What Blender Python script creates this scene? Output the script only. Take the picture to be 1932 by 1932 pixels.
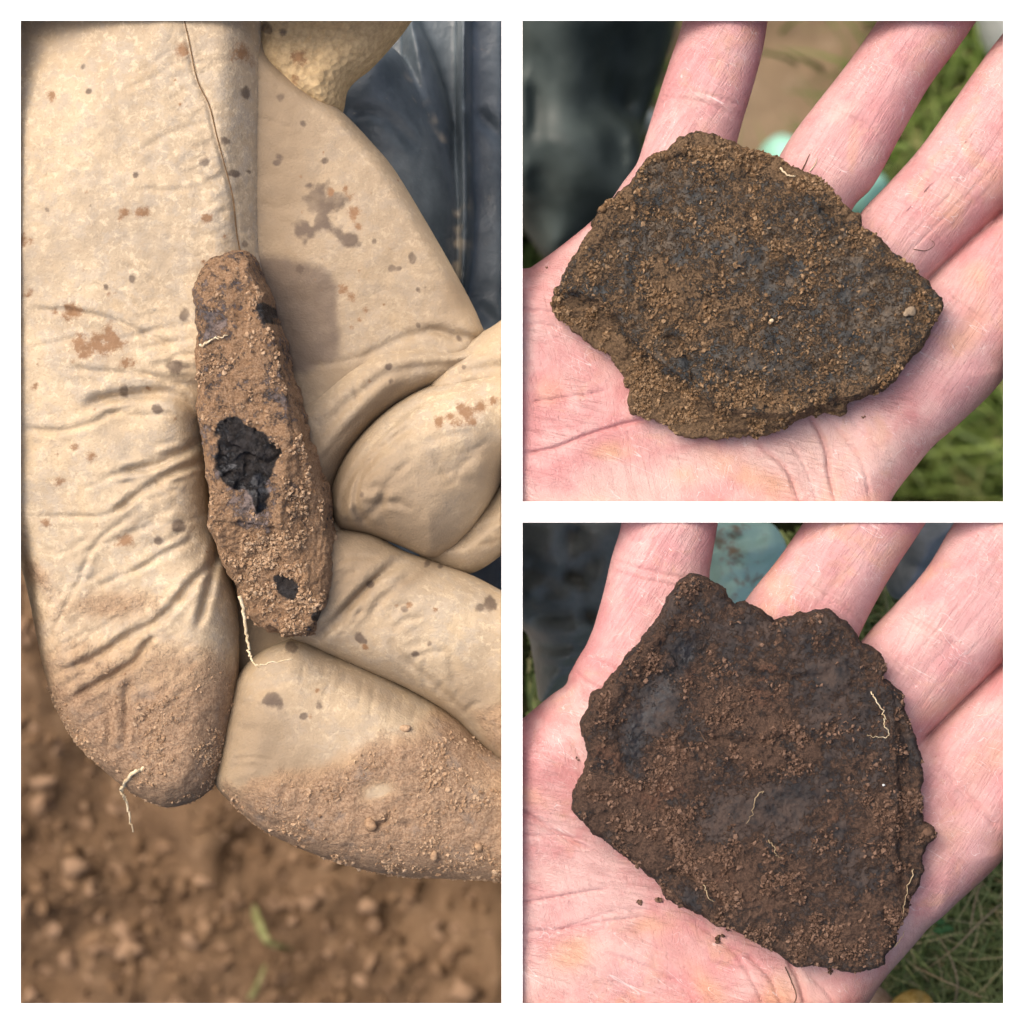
import bpy, math, random
import numpy as np
from mathutils import Vector

# ------------------------------------------------------------------ camera, sky, sun, exposure
scene = bpy.context.scene
for o in list(bpy.data.objects):
    bpy.data.objects.remove(o, do_unlink=True)
COL = scene.collection
H = 0.6                       # camera height above the plane of the finds (m)
S = 0.24 / 1932               # metres per photo unit (photo measured 1932 wide) on that plane

cam_d = bpy.data.cameras.new('camera')
cam = bpy.data.objects.new('camera', cam_d); COL.objects.link(cam)
cam.location = (0, 0, H); cam.rotation_euler = (0, 0, 0)
cam_d.sensor_width = 36; cam_d.lens = 90; cam_d.clip_start = 0.01; cam_d.clip_end = 60
cam_d.dof.use_dof = True; cam_d.dof.focus_distance = 0.606; cam_d.dof.aperture_fstop = 21
scene.camera = cam

SUN = Vector((-0.46, 0.38, 0.80)).normalized()
world = bpy.data.worlds.new('World'); scene.world = world; world.use_nodes = True
wn = world.node_tree; wn.nodes.clear()
sky = wn.nodes.new('ShaderNodeTexSky'); sky.sky_type = 'NISHITA'; sky.sun_disc = False
sky.sun_elevation = math.asin(SUN.z); sky.sun_rotation = math.atan2(SUN.x, SUN.y)
sky.air_density = 0.8; sky.dust_density = 9.0; sky.ozone_density = 0.4
bg = wn.nodes.new('ShaderNodeBackground'); bg.inputs['Strength'].default_value = 0.15
wo = wn.nodes.new('ShaderNodeOutputWorld')
wn.links.new(sky.outputs[0], bg.inputs[0]); wn.links.new(bg.outputs[0], wo.inputs[0])
sun_d = bpy.data.lights.new('sun', 'SUN'); sun_d.energy = 0.65; sun_d.angle = math.radians(58)
sun_d.color = (1.0, 0.975, 0.94)
sun = bpy.data.objects.new('sun', sun_d); COL.objects.link(sun)
sun.rotation_euler = SUN.to_track_quat('Z', 'Y').to_euler(); sun.location = (-0.5, 0.5, 1.5)
scene.render.engine = 'CYCLES'
scene.view_settings.view_transform = 'Standard'; scene.view_settings.look = 'None'
scene.view_settings.exposure = 0.64; scene.view_settings.gamma = 1.0
scene.view_settings.use_curve_mapping = False

# ------------------------------------------------------------------ helpers
rng = np.random.default_rng(7); random.seed(7)
_T = rng.random((64, 64, 64)).astype(np.float32)

def vnoise(p, freq, seed=0):
    q = np.asarray(p, np.float32) * freq + seed * 17.37 + 1000.0
    i = np.floor(q).astype(np.int64); f = q - i; f = f * f * (3 - 2 * f)
    i0 = i & 63; i1 = (i + 1) & 63
    x0, y0, z0 = i0[..., 0], i0[..., 1], i0[..., 2]; x1, y1, z1 = i1[..., 0], i1[..., 1], i1[..., 2]
    fx, fy, fz = f[..., 0], f[..., 1], f[..., 2]
    a = _T[x0, y0, z0] * (1 - fx) + _T[x1, y0, z0] * fx
    b = _T[x0, y1, z0] * (1 - fx) + _T[x1, y1, z0] * fx
    c = _T[x0, y0, z1] * (1 - fx) + _T[x1, y0, z1] * fx
    d = _T[x0, y1, z1] * (1 - fx) + _T[x1, y1, z1] * fx
    return (a * (1 - fy) + b * fy) * (1 - fz) + (c * (1 - fy) + d * fy) * fz - 0.5

def fbm(p, freq, octaves=4, seed=0, gain=0.5):
    r = 0; a = 1.0
    for k in range(octaves):
        r = r + a * vnoise(p, freq * (2.03 ** k), seed + k * 3); a *= gain
    return r

def P(dx, dy, z=0.0):
    k = (H - z) / H
    return ((dx - 966) * S * k, (966 - dy) * S * k, z)

def crom(pts, n=5, closed=True):
    pts = np.array(pts, float); N = len(pts); out = []
    rngi = range(N) if closed else range(N - 1)
    for i in rngi:
        if closed:
            p0, p1, p2, p3 = pts[i - 1], pts[i], pts[(i + 1) % N], pts[(i + 2) % N]
        else:
            p0, p1, p2, p3 = pts[max(i - 1, 0)], pts[i], pts[i + 1], pts[min(i + 2, N - 1)]
        for t in np.linspace(0, 1, n, endpoint=False):
            out.append(0.5 * ((2 * p1) + (-p0 + p2) * t + (2 * p0 - 5 * p1 + 4 * p2 - p3) * t * t + (-p0 + 3 * p1 - 3 * p2 + p3) * t ** 3))
    if not closed: out.append(pts[-1])
    return np.array(out)

def W2(ptsD, z):
    return np.array([P(a, b, z)[:2] for a, b in ptsD])

class Grid:
    """box given in photo units (left, top, right, bottom) taken at height zref, and z in metres"""
    def __init__(s, box, z0, z1, res, zref=None, clip=None):
        zr = z1 if zref is None else zref
        a = P(box[0], box[3], zr); b = P(box[2], box[1], zr)
        x0, y0, x1, y1 = a[0], a[1], b[0], b[1]
        if clip:
            x0 = max(x0, clip[0]); y0 = max(y0, clip[1]); x1 = min(x1, clip[2]); y1 = min(y1, clip[3])
        s.res = res; s.o = np.array([x0, y0, z0])
        s.nx = int((x1 - x0) / res) + 1; s.ny = int((y1 - y0) / res) + 1; s.nz = int((z1 - z0) / res) + 2
        s.x = (x0 + np.arange(s.nx) * res).astype(np.float32); s.y = (y0 + np.arange(s.ny) * res).astype(np.float32)
        s.z = (z0 + np.arange(s.nz) * res).astype(np.float32)
        s.X, s.Y = np.meshgrid(s.x, s.y, indexing='ij')
        s.P3 = np.stack([s.X, s.Y, np.zeros_like(s.X)], -1)
        s.f = np.full((s.nx, s.ny, s.nz), 1.0, np.float32)
    def polysd(s, pts):
        X, Y = s.X, s.Y; d = np.full(X.shape, 1e9, np.float32); inside = np.zeros(X.shape, bool)
        N = len(pts)
        for i in range(N):
            ax, ay = pts[i]; bx, by = pts[(i + 1) % N]
            ex, ey = bx - ax, by - ay; L = ex * ex + ey * ey
            if L < 1e-16: continue
            wx = X - ax; wy = Y - ay
            t = np.clip((wx * ex + wy * ey) / L, 0, 1)
            d = np.minimum(d, (wx - ex * t) ** 2 + (wy - ey * t) ** 2)
            if ay != by:
                c = ((ay > Y) != (by > Y)) & (X < (bx - ax) * (Y - ay) / (by - ay) + ax)
                inside ^= c
        d = np.sqrt(d)
        return np.where(inside, -d, d).astype(np.float32)
    def linesd(s, pts):
        X, Y = s.X, s.Y; d = np.full(X.shape, 1e9, np.float32); tt = np.zeros(X.shape, np.float32); N = len(pts) - 1
        for i in range(N):
            ax, ay = pts[i]; ex, ey = pts[i + 1][0] - ax, pts[i + 1][1] - ay; L = ex * ex + ey * ey + 1e-16
            t = np.clip(((X - ax) * ex + (Y - ay) * ey) / L, 0, 1)
            dd = (X - ax - ex * t) ** 2 + (Y - ay - ey * t) ** 2
            m = dd < d; d[m] = dd[m]; tt[m] = ((i + t) / N)[m]
        return np.sqrt(d), tt
    def blob(s, dx, dy, r, z=0.0, ry=None, ang=0.0):
        cx, cy, _ = P(dx, dy, z); r = r * S; ry = r if ry is None else ry * S
        u = s.X - cx; v = s.Y - cy; c, n = math.cos(ang), math.sin(ang)
        a = u * c + v * n; b = -u * n + v * c
        return np.exp(-(a / r) ** 2 - (b / ry) ** 2)
    def add(s, d2, zc, h, w, hb=None, bump=0.0, k=0.0006):
        hb = h if hb is None else hb
        zc2 = np.broadcast_to(np.asarray(zc, np.float32), s.X.shape); bp = np.broadcast_to(np.asarray(bump, np.float32), s.X.shape)
        hh = np.broadcast_to(np.asarray(h, np.float32), s.X.shape)
        u = (np.maximum(d2 + w, 0) / w).astype(np.float32)[:, :, None]
        top = (zc2 + bp)[:, :, None]; Z = s.z[None, None, :]
        v = np.where(Z > zc2[:, :, None], np.maximum(Z - top, 0) / hh[:, :, None], (zc2[:, :, None] - Z) / hb)
        g = (np.sqrt(u * u + v * v) - 1) * min(w, float(hh.mean()))
        if k <= 0: s.f = np.minimum(s.f, g)
        else:
            hk = np.clip(0.5 + 0.5 * (g - s.f) / k, 0, 1)
            s.f = g * (1 - hk) + s.f * hk - k * hk * (1 - hk)
        s.f = s.f.astype(np.float32)
    def creases(s, lst, z, ridge=0.3):
        b = np.zeros(s.X.shape, np.float32)
        for pts, depth, width in lst:
            d, t = s.linesd(W2(crom(pts, 6, False), z))
            wv = 1 + (0.5 if s.res < 0.001 else 0.0) * fbm(s.P3, 400, 2, 5)
            taper = np.clip(np.minimum(t, 1 - t) * 7, 0.08, 1)
            width = width * 1e-3; depth = depth * 1e-3
            b -= depth * taper * np.exp(-(d / (width * wv)) ** 2)
            b += ridge * depth * taper * np.exp(-((d - 2.0 * width) / (1.3 * width)) ** 2)
        return b
    def mesh(s, smooth=1):
        f = s.f
        f[0] = f[-1] = np.maximum(f[0] * 0 + 0.0003, 0.0003); f[:, 0] = 0.0003; f[:, -1] = 0.0003; f[:, :, 0] = 0.0003; f[:, :, -1] = 0.0003
        sg = f < 0
        c = np.zeros(tuple(n - 1 for n in f.shape), np.int8)
        for i in (0, 1):
            for j in (0, 1):
                for k in (0, 1):
                    c += sg[i:f.shape[0] - 1 + i, j:f.shape[1] - 1 + j, k:f.shape[2] - 1 + k]
        m = (c > 0) & (c < 8); idx = np.argwhere(m); n = len(idx)
        vid = np.full(m.shape, -1, np.int32); vid[m] = np.arange(n)
        acc = np.zeros((n, 3)); cnt = np.zeros(n)
        cs = [(0, 0, 0), (1, 0, 0), (0, 1, 0), (1, 1, 0), (0, 0, 1), (1, 0, 1), (0, 1, 1), (1, 1, 1)]
        val = [f[idx[:, 0] + a, idx[:, 1] + b, idx[:, 2] + d] for a, b, d in cs]
        for a in range(8):
            for b in range(a + 1, 8):
                df = np.array(cs[b]) - np.array(cs[a])
                if np.abs(df).sum() != 1: continue
                cr = (val[a] < 0) != (val[b] < 0)
                t = val[a][cr] / (val[a][cr] - val[b][cr])
                acc[cr] += np.array(cs[a]) + t[:, None] * df; cnt[cr] += 1
        v = (idx + acc / cnt[:, None]) * s.res + s.o
        quads = []
        for ax in range(3):
            sl0 = [slice(None)] * 3; sl1 = [slice(None)] * 3
            sl0[ax] = slice(0, -1); sl1[ax] = slice(1, None)
            a0 = sg[tuple(sl0)]; a1 = sg[tuple(sl1)]
            e = np.argwhere(a0 != a1); fl = a0[tuple(e.T)]
            u, w = [(1, 2), (2, 0), (0, 1)][ax]
            ok = (e[:, u] > 0) & (e[:, w] > 0) & (e[:, u] < f.shape[u] - 1) & (e[:, w] < f.shape[w] - 1); e = e[ok]; fl = fl[ok]
            def g(du, dw):
                q = e.copy(); q[:, u] -= du; q[:, w] -= dw; return vid[q[:, 0], q[:, 1], q[:, 2]]
            q = np.stack([g(1, 1), g(0, 1), g(0, 0), g(1, 0)], 1)
            q[~fl] = q[~fl][:, ::-1]; quads.append(q)
        q = np.concatenate(quads); q = q[(q >= 0).all(1)]
        for _ in range(smooth):
            ea = np.concatenate([q[:, 0], q[:, 1], q[:, 2], q[:, 3]]); eb = np.concatenate([q[:, 1], q[:, 2], q[:, 3], q[:, 0]])
            dg = np.bincount(ea, minlength=n) + np.bincount(eb, minlength=n) + 1e-9
            nv = np.stack([(np.bincount(ea, v[eb, k], n) + np.bincount(eb, v[ea, k], n)) / dg for k in range(3)], 1)
            v = 0.5 * v + 0.5 * nv
        return v, q
    def sample(s, F, v):
        fx = np.clip((v[:, 0] - s.o[0]) / s.res, 0, s.nx - 1.001); fy = np.clip((v[:, 1] - s.o[1]) / s.res, 0, s.ny - 1.001)
        i = fx.astype(int); j = fy.astype(int); a = fx - i; b = fy - j
        return F[i, j] * (1 - a) * (1 - b) + F[i + 1, j] * a * (1 - b) + F[i, j + 1] * (1 - a) * b + F[i + 1, j + 1] * a * b

def vnormals(v, q):
    n = np.cross(v[q[:, 2]] - v[q[:, 0]], v[q[:, -1]] - v[q[:, 1]])
    N = np.zeros_like(v)
    for k in range(q.shape[1]):
        for c in range(3): N[:, c] += np.bincount(q[:, k], n[:, c], len(v))
    return N / (np.linalg.norm(N, axis=1, keepdims=True) + 1e-12)

def build(name, v, q, mat, parent=None, attrs=None, smooth=True):
    me = bpy.data.meshes.new(name); k = q.shape[1]
    me.vertices.add(len(v)); me.vertices.foreach_set('co', np.ascontiguousarray(v, np.float32).ravel())
    me.loops.add(q.size); me.loops.foreach_set('vertex_index', np.ascontiguousarray(q, np.int32).ravel())
    me.polygons.add(len(q)); me.polygons.foreach_set('loop_start', np.arange(0, q.size, k, dtype=np.int32))
    me.polygons.foreach_set('loop_total', np.full(len(q), k, np.int32))
    me.polygons.foreach_set('use_smooth', np.full(len(q), smooth))
    me.update(); me.validate()
    for a, val in (attrs or {}).items():
        at = me.attributes.new(a, 'FLOAT', 'POINT'); at.data.foreach_set('value', np.ascontiguousarray(val, np.float32))
    if mat: me.materials.append(mat)
    o = bpy.data.objects.new(name, me); COL.objects.link(o)
    if parent: o.parent = parent; o.matrix_parent_inverse = parent.matrix_world.inverted()
    return o

def tag(o, label=None, cat=None, group=None, kind=None):
    for k, val in (('label', label), ('category', cat), ('group', group), ('kind', kind)):
        if val: o[k] = val
    return o

def empty(name, loc, label, cat, group=None):
    o = bpy.data.objects.new(name, None); o.location = loc; o.empty_display_size = 0.01; COL.objects.link(o)
    o.matrix_world.translation = loc
    return tag(o, label, cat, group)

_t = (1 + 5 ** 0.5) / 2
ICO_V = np.array([(-1, _t, 0), (1, _t, 0), (-1, -_t, 0), (1, -_t, 0), (0, -1, _t), (0, 1, _t), (0, -1, -_t), (0, 1, -_t), (_t, 0, -1), (_t, 0, 1), (-_t, 0, -1), (-_t, 0, 1)]) / math.sqrt(1 + _t * _t)
ICO_F = np.array([(0, 11, 5), (0, 5, 1), (0, 1, 7), (0, 7, 10), (0, 10, 11), (1, 5, 9), (5, 11, 4), (11, 10, 2), (10, 7, 6), (7, 1, 8), (3, 9, 4), (3, 4, 2), (3, 2, 6), (3, 6, 8), (3, 8, 9), (4, 9, 5), (2, 4, 11), (6, 2, 10), (8, 6, 7), (9, 8, 1)])

def crumbs(name, pos, size, mat, parent=None, seed=1, sink=0.0, nrm=None, jitter=0.5, flat=False):
    """many irregular soil crumbs in one mesh"""
    r = np.random.default_rng(seed); n = len(pos); size = np.broadcast_to(size, n)
    sc = r.uniform(0.6, 1.3, (n, 1, 3)); V = ICO_V[None] * (1 + jitter * r.uniform(-1, 1, (n, 12, 1))) * sc
    a = r.uniform(0, 6.28, n); c, s_ = np.cos(a), np.sin(a); R = np.zeros((n, 3, 3)); R[:, 0, 0] = c; R[:, 0, 1] = -s_; R[:, 1, 0] = s_; R[:, 1, 1] = c; R[:, 2, 2] = 1
    b = r.uniform(0, 6.28, n); c, s_ = np.cos(b), np.sin(b); Q = np.zeros((n, 3, 3)); Q[:, 0, 0] = 1; Q[:, 1, 1] = c; Q[:, 1, 2] = -s_; Q[:, 2, 1] = s_; Q[:, 2, 2] = c
    V = np.einsum('nij,nkj->nki', R @ Q, V) * size[:, None, None]
    p = np.array(pos)
    if nrm is not None: p = p + nrm * (size * (0.35 - sink))[:, None]
    V = V + p[:, None, :]
    F = (ICO_F[None] + (np.arange(n) * 12)[:, None, None]).reshape(-1, 3)
    tint = np.repeat(r.random(n), 12)
    return build(name, V.reshape(-1, 3), F, mat, parent, {'tint': tint}, smooth=not flat)

def tube(name, pts, rad, mat, parent=None, sides=6, taper=True, ratio=1.0):
    pts = np.array(pts, float); n = len(pts); T = np.gradient(pts, axis=0); T /= np.linalg.norm(T, axis=1, keepdims=True) + 1e-12
    up = np.array([0, 0, 1.0]); A = np.cross(T, up); A /= np.linalg.norm(A, axis=1, keepdims=True) + 1e-9; B = np.cross(A, T)
    V = []; 
    for i in range(n):
        rr = rad * (1 - 0.75 * (i / (n - 1)) if taper else 1)
        for k in range(sides):
            t = 2 * math.pi * k / sides; V.append(pts[i] + rr * (A[i] * math.cos(t) + B[i] * math.sin(t) * ratio))
    F = []
    for i in range(n - 1):
        for k in range(sides):
            F.append((i * sides + k, i * sides + (k + 1) % sides, (i + 1) * sides + (k + 1) % sides, (i + 1) * sides + k))
    c0 = len(V); V.append(pts[0]); c1 = len(V); V.append(pts[-1])
    for k in range(sides):
        F.append((c0, (k + 1) % sides, k, k)); F.append((c1, (n - 1) * sides + k, (n - 1) * sides + (k + 1) % sides, (n - 1) * sides + (k + 1) % sides))
    me = bpy.data.meshes.new(name); me.from_pydata([tuple(p) for p in V], [], [tuple(dict.fromkeys(f)) for f in F]); me.update()
    me.polygons.foreach_set('use_smooth', [True] * len(me.polygons)); me.materials.append(mat)
    o = bpy.data.objects.new(name, me); COL.objects.link(o)
    if parent: o.parent = parent; o.matrix_parent_inverse = parent.matrix_world.inverted()
    return o

def rootpath(ptsD, zs, wob=0.0004, seed=3, n=8):
    p = crom(ptsD, n, False); z = np.interp(np.linspace(0, 1, len(p)), np.linspace(0, 1, len(zs)), zs)
    w = np.array([P(a, b, c) for (a, b), c in zip(p, z)])
    r = np.random.default_rng(seed); w[:, :2] += r.normal(0, wob, (len(w), 2)); return w

# ------------------------------------------------------------------ materials
class NT:
    def __init__(s, name, rough=0.8, spec=0.3):
        s.m = bpy.data.materials.new(name); s.m.use_nodes = True; s.t = s.m.node_tree
        s.b = s.t.nodes['Principled BSDF']; s.b.inputs['Roughness'].default_value = rough; s.b.inputs['Specular IOR Level'].default_value = spec
        s.tc = s.t.nodes.new('ShaderNodeTexCoord'); s.co = s.tc.outputs['Object']
    def n(s, t, **kw):
        x = s.t.nodes.new(t)
        for k, v in kw.items(): setattr(x, k, v)
        return x
    def link(s, a, b): s.t.links.new(a, b)
    def put(s, sock, v):
        if isinstance(v, bpy.types.NodeSocket): s.link(v, sock)
        elif isinstance(v, (tuple, list)) and len(v) == 3 and sock.type == 'RGBA': sock.default_value = (*v, 1)
        else: sock.default_value = v
    def noise(s, scale, detail=4, rough=0.55, vec=None, dist=0.0):
        x = s.n('ShaderNodeTexNoise'); s.link(vec or s.co, x.inputs['Vector']); x.inputs['Scale'].default_value = scale
        x.inputs['Detail'].default_value = detail; x.inputs['Roughness'].default_value = rough; x.inputs['Distortion'].default_value = dist
        return x.outputs['Fac']
    def voro(s, scale, feature='F1', vec=None):
        x = s.n('ShaderNodeTexVoronoi', feature=feature); s.link(vec or s.co, x.inputs['Vector']); x.inputs['Scale'].default_value = scale
        return x.outputs['Distance']
    def mapping(s, scale, rot=(0, 0, 0)):
        x = s.n('ShaderNodeMapping', vector_type='TEXTURE'); s.link(s.co, x.inputs['Vector']); x.inputs['Scale'].default_value = tuple(1.0 / q for q in scale); x.inputs['Rotation'].default_value = rot
        return x.outputs['Vector']
    def attr(s, name):
        x = s.n('ShaderNodeAttribute'); x.attribute_name = name; return x.outputs['Fac']
    def ramp(s, v, lo, hi, a=0.0, b=1.0):
        x = s.n('ShaderNodeMapRange'); x.interpolation_type = 'SMOOTHSTEP'; s.put(x.inputs['Value'], v)
        for i, q in zip(('From Min', 'From Max', 'To Min', 'To Max'), (lo, hi, a, b)): x.inputs[i].default_value = q
        return x.outputs['Result']
    def math(s, op, a, b=0.0):
        x = s.n('ShaderNodeMath', operation=op); s.put(x.inputs[0], a); s.put(x.inputs[1], b); return x.outputs[0]
    def mix(s, f, a, b):
        x = s.n('ShaderNodeMix', data_type='RGBA'); s.put(x.inputs[0], f); s.put(x.inputs[6], a); s.put(x.inputs[7], b); return x.outputs[2]
    def bump(s, h, dist, strength=1.0, prev=None):
        x = s.n('ShaderNodeBump'); s.put(x.inputs['Height'], h); x.inputs['Distance'].default_value = dist; x.inputs['Strength'].default_value = strength
        if prev is not None: s.link(prev, x.inputs['Normal'])
        return x.outputs['Normal']
    def done(s, col, nrm=None, rough=None):
        s.put(s.b.inputs['Base Color'], col)
        if nrm is not None: s.link(nrm, s.b.inputs['Normal'])
        if rough is not None: s.put(s.b.inputs['Roughness'], rough)
        return s.m

def mat_soil(name, a, b, c, tint=True, rough=0.95, sc=900):
    m = NT(name, rough, 0.15); n = m.noise(sc, 4, 0.65)
    col = m.mix(m.ramp(n, 0.35, 0.65), a, b)
    if tint: col = m.mix(m.ramp(m.attr('tint'), 0.2, 1.0), col, c)
    return m.done(col, m.bump(m.noise(sc * 2.2, 3, 0.7), 0.0004, 0.9))

M_CRUMB_TAN = mat_soil('soil_crumb_tan', (0.25, 0.155, 0.09), (0.37, 0.245, 0.15), (0.45, 0.32, 0.21))
M_CRUMB_OCHRE = mat_soil('soil_crumb_ochre', (0.10, 0.058, 0.029), (0.19, 0.115, 0.060), (0.27, 0.18, 0.105))
M_CRUMB_RED = mat_soil('soil_crumb_red', (0.070, 0.041, 0.028), (0.130, 0.077, 0.052), (0.175, 0.11, 0.078))

def mat_white():
    m = NT('border_white', 0.6, 0.2); n = m.noise(60, 3)
    return m.done(m.mix(n, (0.88, 0.88, 0.88), (0.92, 0.92, 0.92)))
M_WHITE = mat_white()

def mat_skin():
    m = NT('palm_skin', 0.5, 0.3)
    big = m.noise(38, 3, 0.55); mid = m.noise(150, 5, 0.62); fine = m.noise(800, 4, 0.65)
    fg = m.ramp(m.attr('fing'), 0.2, 0.9)
    col = m.mix(m.ramp(m.noise(48, 5, 0.68, dist=0.3), 0.38, 0.62), (0.56, 0.235, 0.228), (0.66, 0.39, 0.36))
    col = m.mix(m.math('MULTIPLY', fg, 0.5), col, (0.575, 0.265, 0.272))
    col = m.mix(m.ramp(mid, 0.42, 0.72, 0, 0.5), col, (0.69, 0.43, 0.39))
    col = m.mix(m.ramp(m.noise(70, 4, 0.65, dist=0.5), 0.54, 0.70, 0, 0.5), col, (0.64, 0.34, 0.225))
    col = m.mix(m.ramp(fine, 0.52, 0.72, 0, 0.28), col, (0.57, 0.235, 0.225))
    col = m.mix(m.ramp(m.noise(1900, 3, 0.7), 0.52, 0.75, 0, 0.25), col, (0.78, 0.55, 0.50))
    sp = m.math('MULTIPLY', m.ramp(m.voro(330), 0.10, 0.05), m.ramp(m.noise(90, 2), 0.48, 0.6)); col = m.mix(m.math('MULTIPLY', sp, 0.5), col, (0.30, 0.14, 0.09))
    col = m.mix(m.ramp(m.noise(120, 6, 0.75, dist=0.8), 0.60, 0.74, 0, 0.45), col, (0.56, 0.30, 0.19))
    col = m.mix(m.ramp(m.attr('pale'), 0.0, 1.0, 0, 0.45), col, (0.71, 0.49, 0.41))
    col = m.mix(m.ramp(m.attr('tan'), 0.0, 1.0, 0, 0.65), col, (0.66, 0.345, 0.20))
    col = m.mix(m.ramp(m.attr('red'), 0.0, 1.0, 0, 0.32), col, (0.56, 0.21, 0.21))
    def lines(sx, sy, rot, dist, wid, det=3):
        l = m.noise(1.0, det, 0.6, vec=m.mapping((sx, sy, sy), (0, 0, math.radians(rot))), dist=dist)
        return m.ramp(m.math('ABSOLUTE', m.math('SUBTRACT', l, 0.5)), 0.0, wid)
    r1 = lines(950, 60, -33, 0.5, 0.045); r2 = lines(1500, 150, 57, 0.6, 0.05); r3 = lines(900, 70, 78, 0.9, 0.04); r4 = lines(620, 55, 15, 1.0, 0.025, 2)
    pm = m.ramp(fg, 0.0, 1.0, 1.0, 0.15); m1 = m.ramp(m.noise(55, 2), 0.42, 0.58); m2 = m.ramp(m.noise(48, 2, vec=m.mapping((1, 1, 1), (0, 0, 1.0))), 0.45, 0.58)
    def k(r, a): return m.math('MULTIPLY', m.math('SUBTRACT', 1.0, r), a)
    groove = m.math('ADD', m.math('ADD', k(r1, fg), k(r2, m.math('MULTIPLY', m1, 0.6))), m.math('ADD', k(r3, m.math('MULTIPLY', pm, m2)), k(r4, m.math('MULTIPLY', pm, 0.7))))
    nb = m.bump(m.voro(2400), 0.00012, 0.5); nb = m.bump(fine, 0.00035, 0.5, nb)
    nb = m.bump(m.math('SUBTRACT', 1.0, groove), 0.00016, 0.6, nb)
    col = m.mix(m.math('MULTIPLY', groove, 0.10), col, (0.46, 0.18, 0.145))
    def scratch(rot, sc, seed, amt):
        l = m.noise(1.0, 1, 0.4, vec=m.mapping((sc, sc * 0.06, sc), (seed, 0, math.radians(rot))), dist=0.25)
        f = m.ramp(m.math('ABSOLUTE', m.math('SUBTRACT', l, 0.5)), 0.007, 0.0, 0, 1)
        return m.math('MULTIPLY', f, m.ramp(m.noise(75, 3, vec=m.mapping((1, 1, 1), (0, seed, 0))), 0.50, 0.60, 0, amt))
    for rot, sc, sd, am in ((62, 430, 0.0, 0.6), (48, 520, 0.3, 0.5), (-30, 300, 0.5, 0.35)):
        col = m.mix(scratch(rot, sc, sd, am), col, (0.86, 0.69, 0.66))
    mu = m.n('ShaderNodeMix', data_type='RGBA', blend_type='MULTIPLY'); mu.inputs[0].default_value = 1.0; m.put(mu.inputs[6], col); m.put(mu.inputs[7], (0.83, 0.88, 0.90)); col = mu.outputs[2]
    return m.done(col, nb, m.ramp(mid, 0.3, 0.7, 0.45, 0.65))
M_SKIN = mat_skin()

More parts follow.
